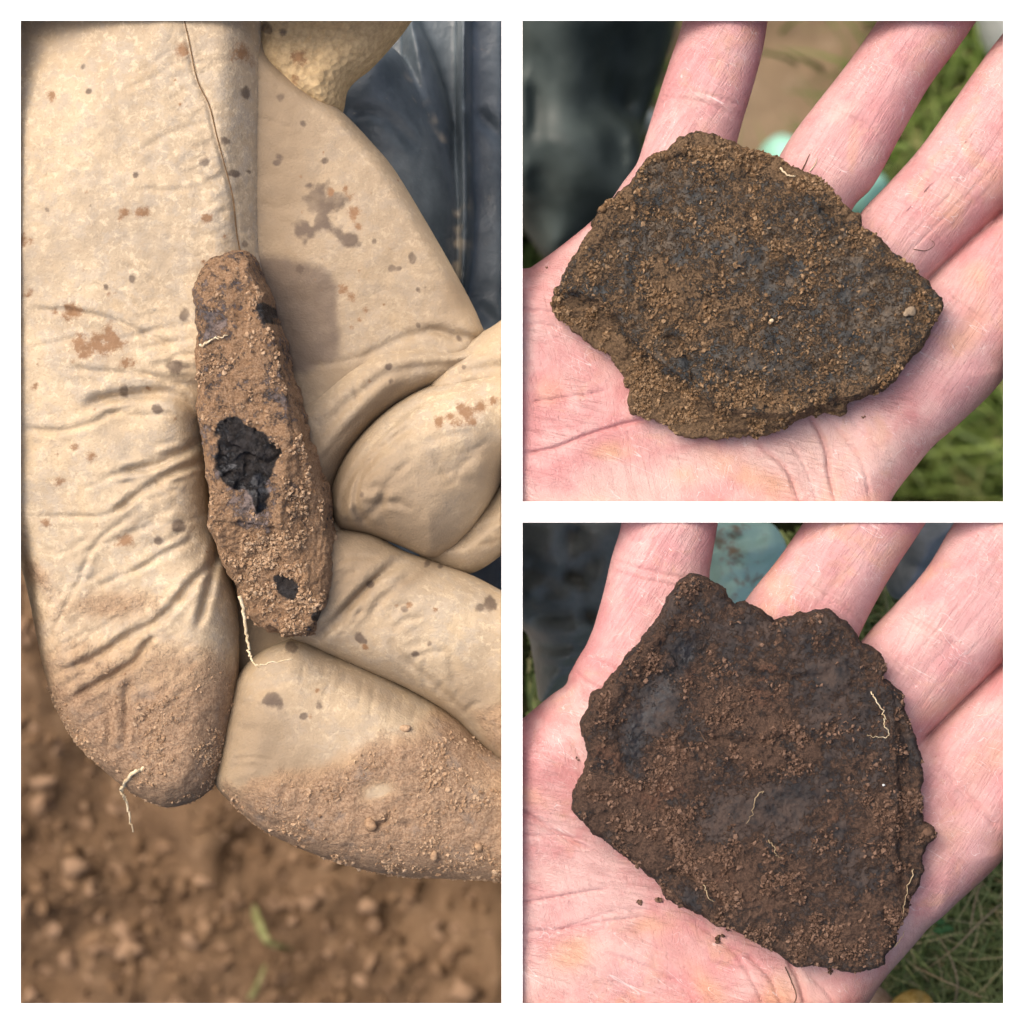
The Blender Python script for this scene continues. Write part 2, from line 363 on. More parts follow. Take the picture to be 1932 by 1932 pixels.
def mat_leather(name, rough_tex=False):
    m = NT(name, 0.72, 0.22)
    big = m.noise(40, 5, 0.62); mid = m.noise(210, 5, 0.66); fine = m.noise(1500, 3, 0.6)
    col = m.mix(m.ramp(big, 0.34, 0.66), (0.385, 0.305, 0.21), (0.50, 0.395, 0.265))
    col = m.mix(m.ramp(mid, 0.46, 0.60, 0, 0.6), col, (0.39, 0.335, 0.265))
    col = m.mix(m.ramp(m.noise(520, 5, 0.72, dist=0.5), 0.50, 0.64, 0, 0.6), col, (0.64, 0.52, 0.36))
    col = m.mix(m.ramp(m.noise(75, 4, 0.65), 0.54, 0.70, 0, 0.3), col, (0.47, 0.33, 0.175))
    col = m.mix(m.ramp(fine, 0.50, 0.70, 0, 0.3), col, (0.28, 0.20, 0.115))
    col = m.mix(m.ramp(m.noise(26, 6, 0.7, dist=0.4), 0.46, 0.68, 0, 0.55), col, (0.29, 0.235, 0.17))
    col = m.mix(m.ramp(m.noise(330, 6, 0.75), 0.56, 0.72, 0, 0.4), col, (0.31, 0.215, 0.13))
    if rough_tex:
        col = m.mix(m.ramp(m.voro(480), 0.15, 0.75, 0, 0.6), (0.47, 0.345, 0.19), (0.28, 0.195, 0.10)); col = m.mix(m.ramp(fine, 0.4, 0.7, 0, 0.4), col, (0.60, 0.46, 0.25))
    col = m.mix(m.ramp(m.attr('dirt_shade'), 0.0, 1.0, 0, 0.9), col, (0.225, 0.165, 0.105))  # dirt on the leather; on palm_base this mask paints shade
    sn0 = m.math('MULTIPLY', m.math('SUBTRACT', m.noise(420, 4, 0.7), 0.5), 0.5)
    col = m.mix(m.ramp(m.math('ADD', m.attr('dark_patch'), sn0), 0.0, 0.9, 0, 0.85), col, (0.125, 0.092, 0.070))
    sn = m.math('ADD', m.attr('soil'), m.math('MULTIPLY', m.math('SUBTRACT', m.noise(240, 6, 0.75), 0.5), 1.3))
    sf = m.ramp(sn, 0.16, 0.86)
    scol = m.mix(m.ramp(m.noise(1300, 5, 0.7), 0.36, 0.66), (0.29, 0.185, 0.115), (0.48, 0.33, 0.215))
    scol = m.mix(m.ramp(m.noise(130, 4, 0.65), 0.54, 0.70, 0, 0.6), scol, (0.30, 0.245, 0.20))
    col = m.mix(m.ramp(m.attr('soil'), 0.05, 0.5, 0, 0.45), col, (0.40, 0.24, 0.125))
    col = m.mix(sf, col, scol)
    jit = m.math('MULTIPLY', m.math('SUBTRACT', m.noise(900, 4, 0.7), 0.5), 0.55)
    col = m.mix(m.math('MULTIPLY', m.ramp(m.math('ADD', m.attr('spot'), jit), 0.28, 0.74, 0, 0.9), m.ramp(m.noise(140, 3), 0.3, 0.6, 0.65, 1.0)), col, (0.10, 0.072, 0.054))
    jit2 = m.math('MULTIPLY', m.math('SUBTRACT', m.noise(1200, 4, 0.75), 0.5), 1.3)
    col = m.mix(m.ramp(m.math('ADD', m.attr('spot2'), jit2), 0.34, 0.95, 0, 0.9), col, (0.20, 0.105, 0.05))
    w0 = m.n('ShaderNodeTexNoise'); m.link(m.co, w0.inputs['Vector']); w0.inputs['Scale'].default_value = 180; w0.inputs['Detail'].default_value = 3
    va = m.n('ShaderNodeVectorMath', operation='SCALE'); m.link(w0.outputs['Color'], va.inputs[0]); va.inputs['Scale'].default_value = 0.006
    vb = m.n('ShaderNodeVectorMath', operation='ADD'); m.link(m.co, vb.inputs[0]); m.link(va.outputs[0], vb.inputs[1])
    def net(scale, rot, an, wid):
        mp = m.n('ShaderNodeMapping', vector_type='TEXTURE'); m.link(vb.outputs[0], mp.inputs['Vector']); mp.inputs['Scale'].default_value = (1, 1 / an, 1); mp.inputs['Rotation'].default_value = (0, 0, math.radians(rot))
        return m.ramp(m.voro(scale, 'DISTANCE_TO_EDGE', mp.outputs['Vector']), 0.0, wid)
    n1 = net(120, 20, 3.2, 0.06); n2 = net(620, -15, 1.6, 0.2); msk = m.ramp(m.noise(35, 3), 0.40, 0.62)
    nb = m.bump(m.voro(1700 if not rough_tex else 600), 0.00010 if not rough_tex else 0.0009, 0.6)
    nb = m.bump(mid, 0.0005, 0.3, nb)
    hg = m.math('ADD', m.math('MULTIPLY', m.math('MULTIPLY', n1, msk), 0.15), m.math('MULTIPLY', n2, 0.15))
    nb = m.bump(hg, 0.00022, 0.6, nb)
    col = m.mix(m.math('MULTIPLY', m.math('SUBTRACT', 1.0, n1), m.math('MULTIPLY', msk, 0.02)), col, (0.26, 0.19, 0.115))
    nb = m.bump(m.math('MULTIPLY', m.noise(1000, 5, 0.75), sf), 0.0013, 1.0, nb)
    return m.done(col, nb, m.ramp(sf, 0, 1, 0.64, 0.95))
M_LEATHER = mat_leather('tan_leather'); M_SUEDE = mat_leather('rough_suede', True)

def mat_stone(name, dark1, dark2, film, soilA, soilB, red=None, cover=0.5, sscale=420, contrast=1.0, filmmix=0.8):
    m = NT(name, 0.75, 0.3)
    d = m.mix(m.ramp(m.noise(260, 5, 0.7), 0.35, 0.65), dark1, dark2)
    d = m.mix(m.ramp(m.noise(2200, 3, 0.7), 0.56, 0.74, 0, 0.5), d, tuple(min(1, c * 2.0) for c in dark2))
    d = m.mix(m.ramp(m.noise(170, 5, 0.7, dist=0.4), 0.36, 0.62, 0, 0.9), d, film) if False else m.mix(m.ramp(m.noise(170, 6, 0.75, dist=0.4), 0.38, 0.66, 0, filmmix), d, film)
    s1 = m.noise(sscale, 8, 0.80); s3 = m.noise(sscale * 0.28, 5, 0.7)
    v = m.math('ADD', m.math('MULTIPLY', m.math('SUBTRACT', s1, 0.5), 1.5), m.math('ADD', m.math('MULTIPLY', m.math('SUBTRACT', s3, 0.5), 0.9), m.math('MULTIPLY', m.math('SUBTRACT', m.attr('soil'), 0.5), contrast)))
    t = 0.22 - 0.5 * cover
    sf = m.ramp(v, t - 0.06, t + 0.10)
    sc = m.mix(m.ramp(m.noise(2000, 5, 0.75), 0.34, 0.68), soilA, soilB)
    sc = m.mix(m.ramp(m.noise(300, 4, 0.7), 0.5, 0.7, 0, 0.5), sc, soilA)
    if red: sc = m.mix(m.ramp(m.noise(95, 4, 0.65), 0.56, 0.72, 0, 0.55), sc, red)
    col = m.mix(sf, d, sc)
    jit = m.math('MULTIPLY', m.math('SUBTRACT', m.noise(900, 4, 0.7), 0.5), 0.7)
    dk = m.ramp(m.math('ADD', m.attr('dark'), m.math('MULTIPLY', jit, 1.5)), 0.25, 0.75, 0, 1)
    col = m.mix(m.math('MULTIPLY', dk, 0.95), col, m.mix(m.ramp(m.noise(700, 3), 0.4, 0.65), dark1, (0.03, 0.033, 0.038)))
    nb = m.bump(m.math('MULTIPLY', m.noise(1300, 6, 0.8), sf), 0.0012, 1.0)
    nb = m.bump(m.noise(500, 6, 0.75), 0.0006, 0.7, nb)
    return m.done(col, nb, m.math('SUBTRACT', m.ramp(sf, 0, 1, 0.80, 0.95), m.math('MULTIPLY', dk, 0.5)))
M_STONE_A = mat_stone('ochre_stone', (0.016, 0.019, 0.021), (0.050, 0.052, 0.051), (0.130, 0.092, 0.058), (0.105, 0.066, 0.035), (0.27, 0.172, 0.097), None, 0.50, 1000, 0.5, 0.75)
M_STONE_B = mat_stone('dark_stone', (0.013, 0.013, 0.015), (0.032, 0.026, 0.024), (0.060, 0.040, 0.031), (0.072, 0.043, 0.030), (0.150, 0.090, 0.061), (0.18, 0.085, 0.052), 0.46, 700, 0.4, 0.95)
M_STONE_C = mat_stone('rusty_stone', (0.010, 0.012, 0.015), (0.12, 0.10, 0.10), (0.25, 0.185, 0.155), (0.27, 0.155, 0.080), (0.50, 0.33, 0.205), (0.40, 0.215, 0.10), 0.55, 480, 0.45, 0.8)

def mat_cloth(name, a, b, light, rough=0.45, dust=0.4, fold=0.0012):
    m = NT(name, rough, 0.4)
    col = m.mix(m.ramp(m.noise(60, 4, 0.6), 0.35, 0.65), a, b)
    col = m.mix(m.ramp(m.noise(260, 5, 0.7, dist=0.5), 0.62, 0.74, 0, dust), col, light)
    col = m.mix(m.ramp(m.attr('mud'), 0.3, 0.8, 0, 0.8), col, light)
    return m.done(col, m.bump(m.noise(140, 4, 0.6), fold, 0.5))
M_NAVY = mat_cloth('navy_waterproof', (0.085, 0.110, 0.130), (0.155, 0.190, 0.215), (0.55, 0.48, 0.37), 0.34)
M_OLIVE = mat_cloth('dark_green_waterproof', (0.030, 0.042, 0.039), (0.052, 0.068, 0.063), (0.06, 0.07, 0.07), 0.55, 0.0, 0.0002)
M_GREYCLOTH = mat_cloth('grey_green_waterproof', (0.19, 0.21, 0.19), (0.28, 0.30, 0.275), (0.32, 0.33, 0.31), 0.4, 0.2)

def mat_plain(name, a, b, scale, rough=0.7, spec=0.3, bump=0.0005, thr=(0.35, 0.65)):
    m = NT(name, rough, spec); n = m.noise(scale, 4, 0.6)
    return m.done(m.mix(m.ramp(n, *thr), a, b), m.bump(m.noise(scale * 3, 3, 0.6), bump, 0.5))
M_MINT = mat_plain('mint_plastic', (0.62, 0.95, 0.80), (0.42, 0.32, 0.20), 85, 0.4, 0.4, 0.001, (0.56, 0.72))
M_MINT2 = mat_plain('mint_plastic_far', (0.34, 0.74, 0.58), (0.42, 0.80, 0.66), 40, 0.45, 0.4, 0.001)
M_GREY = mat_plain('grey_rubber', (0.17, 0.19, 0.20), (0.25, 0.27, 0.28), 120, 0.6)
M_PALEGREY = mat_plain('pale_grey', (0.34, 0.36, 0.36), (0.46, 0.48, 0.48), 60, 0.6)
M_ROOT = mat_plain('rootlet', (0.52, 0.40, 0.24), (0.70, 0.60, 0.42), 900, 0.7)
M_ROOT2 = mat_plain('faint_rootlet', (0.26, 0.19, 0.11), (0.40, 0.31, 0.19), 900, 0.7)
M_DARKROOT = mat_plain('dark_rootlet', (0.07, 0.04, 0.025), (0.12, 0.07, 0.04), 900, 0.7)
M_THREAD = mat_plain('brown_thread', (0.13, 0.075, 0.035), (0.22, 0.13, 0.06), 2500, 0.8)
M_SHOOT = mat_plain('green_shoot', (0.14, 0.15, 0.05), (0.22, 0.21, 0.09), 200, 0.7)
M_CLOVER = mat_plain('clover_leaf', (0.035, 0.11, 0.03), (0.06, 0.16, 0.05), 300, 0.5)
M_YGLOVE = mat_plain('yellow_leather', (0.36, 0.22, 0.05), (0.50, 0.34, 0.11), 400, 0.6)
M_BRICK = mat_plain('pinkish_wood', (0.25, 0.16, 0.10), (0.34, 0.23, 0.16), 300, 0.8)
M_PEBBLE = mat_plain('pale_pebble', (0.20, 0.15, 0.10), (0.30, 0.23, 0.16), 900, 0.8)

def mat_ground(name, a, b, c, sc):
    m = NT(name, 0.95, 0.1)
    col = m.mix(m.ramp(m.noise(sc, 5, 0.65), 0.3, 0.7), a, b); col = m.mix(m.ramp(m.noise(sc * 4, 4, 0.7), 0.55, 0.75, 0, 0.7), col, c)
    return m.done(col, m.bump(m.noise(sc * 6, 4, 0.7), 0.004, 0.8))
M_SOILG = mat_ground('bare_soil', (0.105, 0.064, 0.036), (0.17, 0.108, 0.062), (0.24, 0.16, 0.10), 22)
M_SOILB = mat_ground('pale_soil', (0.24, 0.17, 0.105), (0.33, 0.24, 0.155), (0.38, 0.29, 0.20), 12)
M_THATCH = mat_ground('turf_thatch', (0.022, 0.028, 0.010), (0.050, 0.052, 0.020), (0.09, 0.08, 0.035), 60)
M_CLOD = mat_soil('soil_clod', (0.115, 0.068, 0.036), (0.19, 0.118, 0.066), (0.27, 0.175, 0.11), True, 0.95, 120)

def mat_grass(name, g1, g2, straw):
    m = NT(name, 0.5, 0.35); t = m.attr('tint')
    col = m.mix(m.ramp(t, 0.0, 0.8), g1, g2); col = m.mix(m.ramp(t, 0.86, 0.90), col, straw)
    m.b.inputs['Subsurface Weight'].default_value = 0.0
    return m.done(col)
M_GRASS = mat_grass('lawn_grass', (0.085, 0.130, 0.035), (0.25, 0.30, 0.11), (0.50, 0.42, 0.22))
M_GRASS2 = mat_grass('meadow_grass', (0.075, 0.130, 0.020), (0.17, 0.23, 0.055), (0.24, 0.23, 0.09))

# ------------------------------------------------------------------ ground plots (three places at three levels)
G1, G2, G3 = -0.75, -1.00, -0.20
def plot(name, x0, x1, y0, y1, z, zb, mat, amp, freq, n=90, seed=0):
    xs = np.linspace(x0, x1, n); ys = np.linspace(y0, y1, n); X, Y = np.meshgrid(xs, ys, indexing='ij')
    Z = z + amp * fbm(np.stack([X, Y, X * 0], -1), freq, 5, seed); edge = np.zeros_like(X)
    v = np.stack([X, Y, Z], -1).reshape(-1, 3); i, j = np.meshgrid(np.arange(n - 1), np.arange(n - 1), indexing='ij'); a = (i * n + j).ravel()
    q = np.stack([a, a + n, a + n + 1, a + 1], 1)
    ring = np.concatenate([np.arange(n) * n, (n - 1) * n + np.arange(1, n), (np.arange(n - 2, -1, -1)) * n + n - 1, np.arange(n - 2, 0, -1)])
    vb = v[ring].copy(); vb[:, 2] = zb; m = len(ring); b0 = len(v)
    sq = np.stack([ring, b0 + np.arange(m), b0 + (np.arange(m) + 1) % m, np.roll(ring, -1)], 1)[:, ::-1]
    v = np.concatenate([v, vb]); c4 = [b0, b0 + n - 1, b0 + 2 * n - 2, b0 + 3 * n - 3]
    q = np.concatenate([q, sq, np.array([c4[::-1]])])
    o = build(name, v, q, mat); o['kind'] = 'structure'; return o, (xs, ys, Z)
ZB = -1.06
_, soil1 = plot('bare_soil_ground', -0.62, -0.0008, -0.62, 0.62, G1, ZB, M_SOILG, 0.028, 26, 220, 1)
_, turf2 = plot('meadow_ground', 0.0008, 0.85, 0.0008, 0.85, G2, ZB, M_THATCH, 0.02, 9, 70, 2)
_, turf3 = plot('lawn_ground', 0.0008, 0.45, -0.45, -0.0008, G3, ZB, M_THATCH, 0.006, 20, 70, 3)

def gz(pl, x, y):
    xs, ys, Z = pl
    i = np.clip(np.searchsorted(xs, x) - 1, 0, len(xs) - 2); j = np.clip(np.searchsorted(ys, y) - 1, 0, len(ys) - 2)
    return Z[i, j]

# clods on the bare soil
def clods(name, n, smin, smax, seed, pl=soil1, ext=(-0.42, -0.01, -0.42, 0.42), mat=M_CLOD):
    r = np.random.default_rng(seed); x = r.uniform(ext[0], ext[1], n); y = r.uniform(ext[2], ext[3], n)
    s = smin * (smax / smin) ** (r.random(n) ** 3.0)
    o = crumbs(name, np.stack([x, y, gz(pl, x, y) + s * 0.25], 1), s, mat, seed=seed, jitter=0.8, flat=True)
    tag(o, None, None, kind='stuff'); return o
tag(clods('soil_crumbs', 22000, 0.0007, 0.0052, 11, ext=(-0.50, -0.01, -0.50, 0.5)), 'loose brown soil crumbs covering the bare ground below the glove', 'soil')
for i, (dx, dy, sz, lab) in enumerate([
        (150, 1630, 9, 'elongated pale clod on the soil just below the muddy thumb tip'),
        (90, 1475, 8, 'pinkish clod on the soil at the left, beside the muddy thumb'),
        (700, 1705, 7, 'small round pale clod below the lowest glove finger, right one of a pair'),
        (585, 1700, 8, 'round pale clod below the lowest glove finger, left one of a pair'),
        (365, 1770, 6, 'pale clod on the soil left of the green shoot'),
        (880, 1860, 10, 'broad pale clod in the lower right corner of the bare soil'),
        (250, 1790, 9, 'tan clod lying on the soil near the bottom, under the hanging rootlet')]):
    r = np.random.default_rng(40 + i); v = ICO_V.copy(); f = ICO_F
    # one subdivision for a rounder clod
    vs = [tuple(p) for p in v]; mid = {}; nf = []
    def md(a, b):
        k = (min(a, b), max(a, b))
        if k not in mid: p = (np.array(vs[a]) + np.array(vs[b])); p /= np.linalg.norm(p); mid[k] = len(vs); vs.append(tuple(p))
        return mid[k]
    for a, b, c in f:
        ab, bc, ca = md(a, b), md(b, c), md(c, a); nf += [(a, ab, ca), (b, bc, ab), (c, ca, bc), (ab, bc, ca)]
    v = np.array(vs); v *= (1 + 1.1 * fbm(v, 1.6, 3, i))[:, None] * np.array([1.35, 0.85, 0.7]) * sz * 0.62e-3
    x, y, _ = P(dx, dy, G1); a = r.uniform(-0.8, 0.3); R = np.array([[math.cos(a), -math.sin(a)], [math.sin(a), math.cos(a)]]); v[:, :2] = v[:, :2] @ R.T
    z = float(gz(soil1, np.array([x]), np.array([y]))[0]) + sz * 0.4e-3 + 0.004
    v += np.array([x, y, z]); tag(build('soil_clod', v, np.array(nf), M_CLOD, None, {'tint': np.full(len(v), 0.75)}), lab, 'clod', 'clods on the bare soil')

def grass(name, n, ext, pl, hmin, hmax, wid, mat, seed, lean=0.8, mask=None, keep=None):
    r = np.random.default_rng(seed); x = r.uniform(ext[0], ext[1], n); y = r.uniform(ext[2], ext[3], n)
    if mask is not None:
        k = mask(x, y, r); x, y = x[k], y[k]; n = len(x)
    z = gz(pl, x, y) - 0.002; L = r.uniform(hmin, hmax, n); a = r.uniform(0, 6.28, n) ; ln = r.uniform(0.25, 1.0, n) * lean; w = wid * r.uniform(0.5, 1.2, n)
    seg = 5; V = np.zeros((n, seg + 1, 2, 3)); px, py, pz = x.copy(), y.copy(), z.copy(); th = 0.15 + 0.2 * r.random(n); side = r.uniform(-1, 1, n) * 0.35
    for k in range(seg + 1):
        ww = w * (1 - (k / seg) ** 1.6) + wid * 0.04; aa = a + side * k * 0.5
        V[:, k, 0] = np.stack([px - np.sin(aa) * ww / 2, py + np.cos(aa) * ww / 2, pz], 1); V[:, k, 1] = np.stack([px + np.sin(aa) * ww / 2, py - np.cos(aa) * ww / 2, pz], 1)
        st = L / seg; px = px + np.cos(aa) * np.sin(th) * st; py = py + np.sin(aa) * np.sin(th) * st; pz = pz + np.cos(th) * st; th = th + ln * 2.2 / seg
        pz = np.maximum(pz, z + 0.003)
    tn = r.random(n); ok = (V[..., 0].min((1, 2)) > 0.004) & ((V[..., 1].max((1, 2)) < -0.004) | (V[..., 1].min((1, 2)) > 0.004))
    if keep is not None: ok &= keep(V)
    V = V[ok]; tn = tn[ok]; n = len(V)
    b = (np.arange(n) * (seg + 1) * 2)[:, None, None]; kk = (np.arange(seg) * 2)[None, :, None]; F = (b + kk + np.array([0, 1, 3, 2])[None, None, :]).reshape(-1, 4)
    o = build(name, V.reshape(-1, 3), F, mat, None, {'tint': np.repeat(tn, (seg + 1) * 2)}); return tag(o, kind='stuff')
g = grass('lawn_grass', 30000, (0.004, 0.23, -0.23, -0.004), turf3, 0.020, 0.052, 0.0012, M_GRASS, 21, keep=lambda V: ~((np.hypot(V[..., 0] - P(1395, 1070, G3)[0], V[..., 1] - P(1395, 1070, G3)[1]) < 0.015).any((1, 2))))
tag(g, 'short green lawn grass with straw-coloured stems under the lower hand', 'grass')
# a worn patch of earth shows between the fingers of the upper hand; grass elsewhere
ex = W2([(1200, -60), (1700, -60), (1640, 180), (1560, 330), (1430, 420), (1200, 420)], G2)
def bare(x, y, r):
    g2 = np.zeros(len(x), bool); N = len(ex); ins = np.zeros(len(x), bool)
    for i in range(N):
        ax, ay = ex[i]; bx, by = ex[(i + 1) % N]
        if ay != by: ins ^= ((ay > y) != (by > y)) & (x < (bx - ax) * (y - ay) / (by - ay) + ax)
    return (~ins) | (r.random(len(x)) < 0.03)
g = grass('meadow_grass', 9000, (0.002, 0.50, 0.002, 0.50), turf2, 0.05, 0.11, 0.0042, M_GRASS2, 22, mask=bare)
tag(g, 'soft green meadow grass far below the upper hand', 'grass')
pt = crom(W2([(1180, -60), (1720, -60), (1650, 180), (1570, 330), (1440, 430), (1180, 430)], G2), 5)
gp = Grid((1100, -100, 1800, 520), G2 - 0.02, G2 + 0.05, 0.006, G2); gp.add(gp.polysd(pt) + 0.012 * fbm(gp.P3, 30, 3, 4), G2 + 0.004, 0.014, 0.02, bump=0.012 * fbm(gp.P3, 30, 4, 9))
v, q = gp.mesh(); o = build('earth_patch', v, q, M_SOILB); o['kind'] = 'structure'

# ------------------------------------------------------------------ white collage border, added as solid bars on legs
rim = -0.0050; rimd = -0.0050
def hexa(name, top, bot, zt, zb, parent, mat=M_WHITE):
    v = np.array([(x, y, zt) for x, y in top] + [(x, y, zb) for x, y in bot]); q = np.array([(0, 1, 2, 3), (7, 6, 5, 4), (0, 4, 5, 1), (1, 5, 6, 2), (2, 6, 7, 3), (3, 7, 4, 0)])
    return build(name, v, q, mat, parent, smooth=False)
border = empty('collage_border', (0, 0, ZB), 'added white collage border around and between the glove and the two bare hands', 'border')
a0 = P(39, 39, rim)[0]; a1 = -a0; e = 0.132; t = 0.0030          # inner edge, outer edge, rail thickness
c0 = P(946.3, 0, rimd)[0]; c1 = -c0
f_ = 1.35 * t
hexa('border_rail', [(-e, a1), (e, a1), (e, e), (-e, e)][::1], [(-e, a1 + f_), (e, a1 + f_), (e, e), (-e, e)], rim, rim - t, border)
hexa('border_rail', [(-e, -e), (e, -e), (e, -a1), (-e, -a1)], [(-e, -e), (e, -e), (e, -a1 - f_), (-e, -a1 - f_)], rim, rim - t, border)
hexa('border_rail', [(-e, -a1), (a0, -a1), (a0, a1), (-e, a1)], [(-e, -a1), (a0 - f_, -a1), (a0 - f_, a1), (-e, a1)], rim, rim - t, border)
hexa('border_rail', [(a1, -a1), (e, -a1), (e, a1), (a1, a1)], [(a1 + f_, -a1), (e, -a1), (e, a1), (a1 + f_, a1)], rim, rim - t, border)
hexa('border_bar', [(c0, -a1), (c1, -a1), (c1, a1), (c0, a1)], [(c0, -a1), (c1, -a1), (c1, a1), (c0, a1)], rimd, rimd - 0.042, border)
hexa('border_bar', [(c1, c0), (a1, c0), (a1, c1), (c1, c1)], [(c1, c0), (a1, c0), (a1, c1), (c1, c1)], rimd, rimd - 0.042, border)
for sx, sy in ((-1, -1), (1, -1), (1, 1), (-1, 1)):
    def sq(cx, cy, s): return [(cx - s, cy - s), (cx + s, cy - s), (cx + s, cy + s), (cx - s, cy + s)]
    hexa('leg', sq(sx * 0.1265, sy * 0.1265, 0.005), sq(sx * 0.56, sy * 0.56, 0.005), rim - t, ZB, border)  # added legs that hold up the collage border

WALL = 0.0006                                   # how far the cut ends reach into the divider
clipL = (-1, -1, c0 + WALL, 1)
clip2 = (c1 - WALL, c1 - WALL, 1, 1); clip3 = (c1 - WALL, -1, 1, c0 + WALL)

# ------------------------------------------------------------------ bare hands
def hand(name, label, clip, box, palm, fingers, creases, finecr, pale, tan, bumps, zpalm=-0.0115):
    g = Grid(box, -0.050, 0.006, 0.00046, -0.015, clip)
    cr = g.creases([(p, d * 1.25, w * 0.75) for p, d, w in creases] + [(p, d * 0.9, w * 0.8) for p, d, w in finecr], -0.012, 0.1)
    red = np.zeros_like(g.X)
    for p, d, w in creases:
        dd, t = g.linesd(W2(crom(p, 6, False), -0.012)); red += 0.75 * min(1, d / 0.7) * np.exp(-(dd / 0.0007) ** 2)
    bump = cr + 0.0006 * fbm(g.P3, 60, 3, 3)
    for dx, dy, r, ry, ang, amp in bumps: bump = bump + amp * 1e-3 * g.blob(dx, dy, r, -0.012, ry, ang)
    for pts, zc, h, w in fingers:
        zc = zc + 0.0012; d2 = g.polysd(W2(crom(pts, 5), zc)); g.add(d2, zc, h, w, bump=cr + 0.00025 * fbm(g.P3, 90, 2, 8), k=0.0009)
    d2 = g.polysd(W2(crom(palm, 5), -0.020)); g.add(d2, -0.0206, 0.0130, 0.0125, hb=0.016, bump=bump, k=0.006)
    fing = np.zeros_like(g.X)
    for pts, zc, h, w in fingers: fing = np.maximum(fing, np.clip(0.5 - g.polysd(W2(crom(pts, 5), zc)) / 0.006, 0, 1))
    v, q = g.mesh(2)
    pl = np.zeros_like(g.X); tn = np.zeros_like(g.X)
    for dx, dy, r, ry, ang, a in pale: pl += a * g.blob(dx, dy, r, -0.012, ry, ang) * (1 + 1.2 * fbm(g.P3, 130, 3, 6))
    for dx, dy, r, ry, ang, a in tan: tn += a * g.blob(dx, dy, r, -0.012, ry, ang) * (1 + 1.6 * fbm(g.P3, 160, 3, 7))
    n = fbm(g.P3, 55, 3, 12)
    o = build(name, v, q, M_SKIN, None, {'fing': g.sample(fing, v), 'red': np.clip(g.sample(red, v), 0, 1), 'pale': np.clip(g.sample(pl, v), 0, 1), 'tan': np.clip(g.sample(tn, v), 0, 1)})
    return tag(o, label, 'hand')

palm2 = [(940, 545), (1000, 505), (1060, 462), (1130, 405), (1195, 345), (1290, 370), (1420, 390), (1500, 430), (1600, 480), (1700, 560), (1820, 660), (1880, 705), (1830, 765), (1770, 830), (1720, 890), (1680, 945), (1655, 1010), (940, 1010)]
F2 = [([(1288, -60), (1290, 30), (1262, 120), (1238, 195), (1205, 300), (1185, 360), (1180, 480), (1360, 480), (1385, 300), (1398, 240), (1416, 180), (1438, 100), (1452, 20), (1470, -60), (1440, -160), (1380, -190), (1310, -160)], -0.0175, 0.0100, 0.0098),
      ([(1715, -60), (1655, 40), (1595, 125), (1540, 195), (1498, 250), (1465, 305), (1410, 420), (1560, 520), (1605, 400), (1648, 350), (1700, 255), (1752, 165), (1800, 100), (1842, 40), (1905, -60), (1895, -140), (1820, -160), (1760, -130)], -0.0180, 0.0098, 0.0092),
      ([(2010, -60), (1893, 62), (1800, 190), (1735, 280), (1672, 350), (1618, 410), (1560, 520), (1690, 585), (1755, 522), (1820, 460), (1893, 396), (1990, 300), (2080, 190), (2110, 60), (2070, -50)], -0.0185, 0.0112, 0.0112),
      ([(2020, 290), (1893, 398), (1820, 462), (1755, 525), (1650, 640), (1740, 800), (1830, 765), (1893, 697), (1990, 590), (2080, 480), (2110, 370), (2080, 290)], -0.0190, 0.0118, 0.0118)]
cr2 = [([(975, 858), (1040, 848), (1102, 824), (1182, 800), (1225, 794)], 0.8, 0.55),
       ([(1000, 760), (1029, 757), (1100, 747), (1150, 738)], 0.45, 0.4),
       ([(970, 586), (1010, 588), (1045, 592)], 0.45, 0.4), ([(970, 612), (1020, 614), (1060, 622)], 0.35, 0.4),
       ([(1520, 780), (1545, 820), (1558, 860), (1560, 890), (1578, 960)], 1.0, 0.75),
       ([(1430, 845), (1460, 866), (1485, 895), (1510, 960)], 0.7, 0.6),
       ([(1560, 790), (1600, 840), (1625, 885), (1640, 950)], 0.5, 0.5),
       ([(1480, 830), (1510, 870), (1530, 920), (1540, 960)], 0.4, 0.45),
       ([(1600, 790), (1660, 850), (1700, 880)], 0.3, 0.4),
       ([(1236, 180), (1280, 192), (1320, 200), (1385, 225)], 0.45, 0.7), ([(1255, 160), (1310, 180), (1405, 205)], 0.35, 0.6),
       ([(1520, 190), (1580, 220), (1640, 250), (1680, 290)], 0.4, 0.8),
       ([(1690, 290), (1750, 320), (1800, 360), (1850, 400)], 0.45, 0.8),
       ([(1672, 350), (1720, 395), (1760, 440), (1790, 480)], 0.3, 0.6),
       ([(1745, 530), (1800, 575), (1860, 620)], 0.4, 0.7)]
fc2 = [([(1620, 385), (1650, 350), (1720, 290), (1790, 200), (1860, 120)], 0.22, 0.3), ([(1690, 470), (1740, 420), (1810, 345), (1880, 270)], 0.3, 0.35),
       ([(1700, 490), (1780, 410), (1880, 310)], 0.3, 0.35), ([(1720, 500), (1800, 420), (1870, 350)], 0.22, 0.3), ([(1660, 450), (1720, 390), (1790, 310), (1850, 230)], 0.25, 0.3),
       ([(1500, 320), (1560, 240), (1640, 150), (1720, 50)], 0.2, 0.3), ([(1530, 330), (1590, 260), (1660, 170)], 0.2, 0.3), ([(1570, 340), (1630, 260), (1700, 150)], 0.18, 0.3),
       ([(1270, 310), (1300, 210), (1330, 100)], 0.16, 0.3), ([(1300, 290), (1330, 190), (1360, 90)], 0.16, 0.3), ([(1330, 280), (1360, 180), (1390, 60)], 0.16, 0.3)]
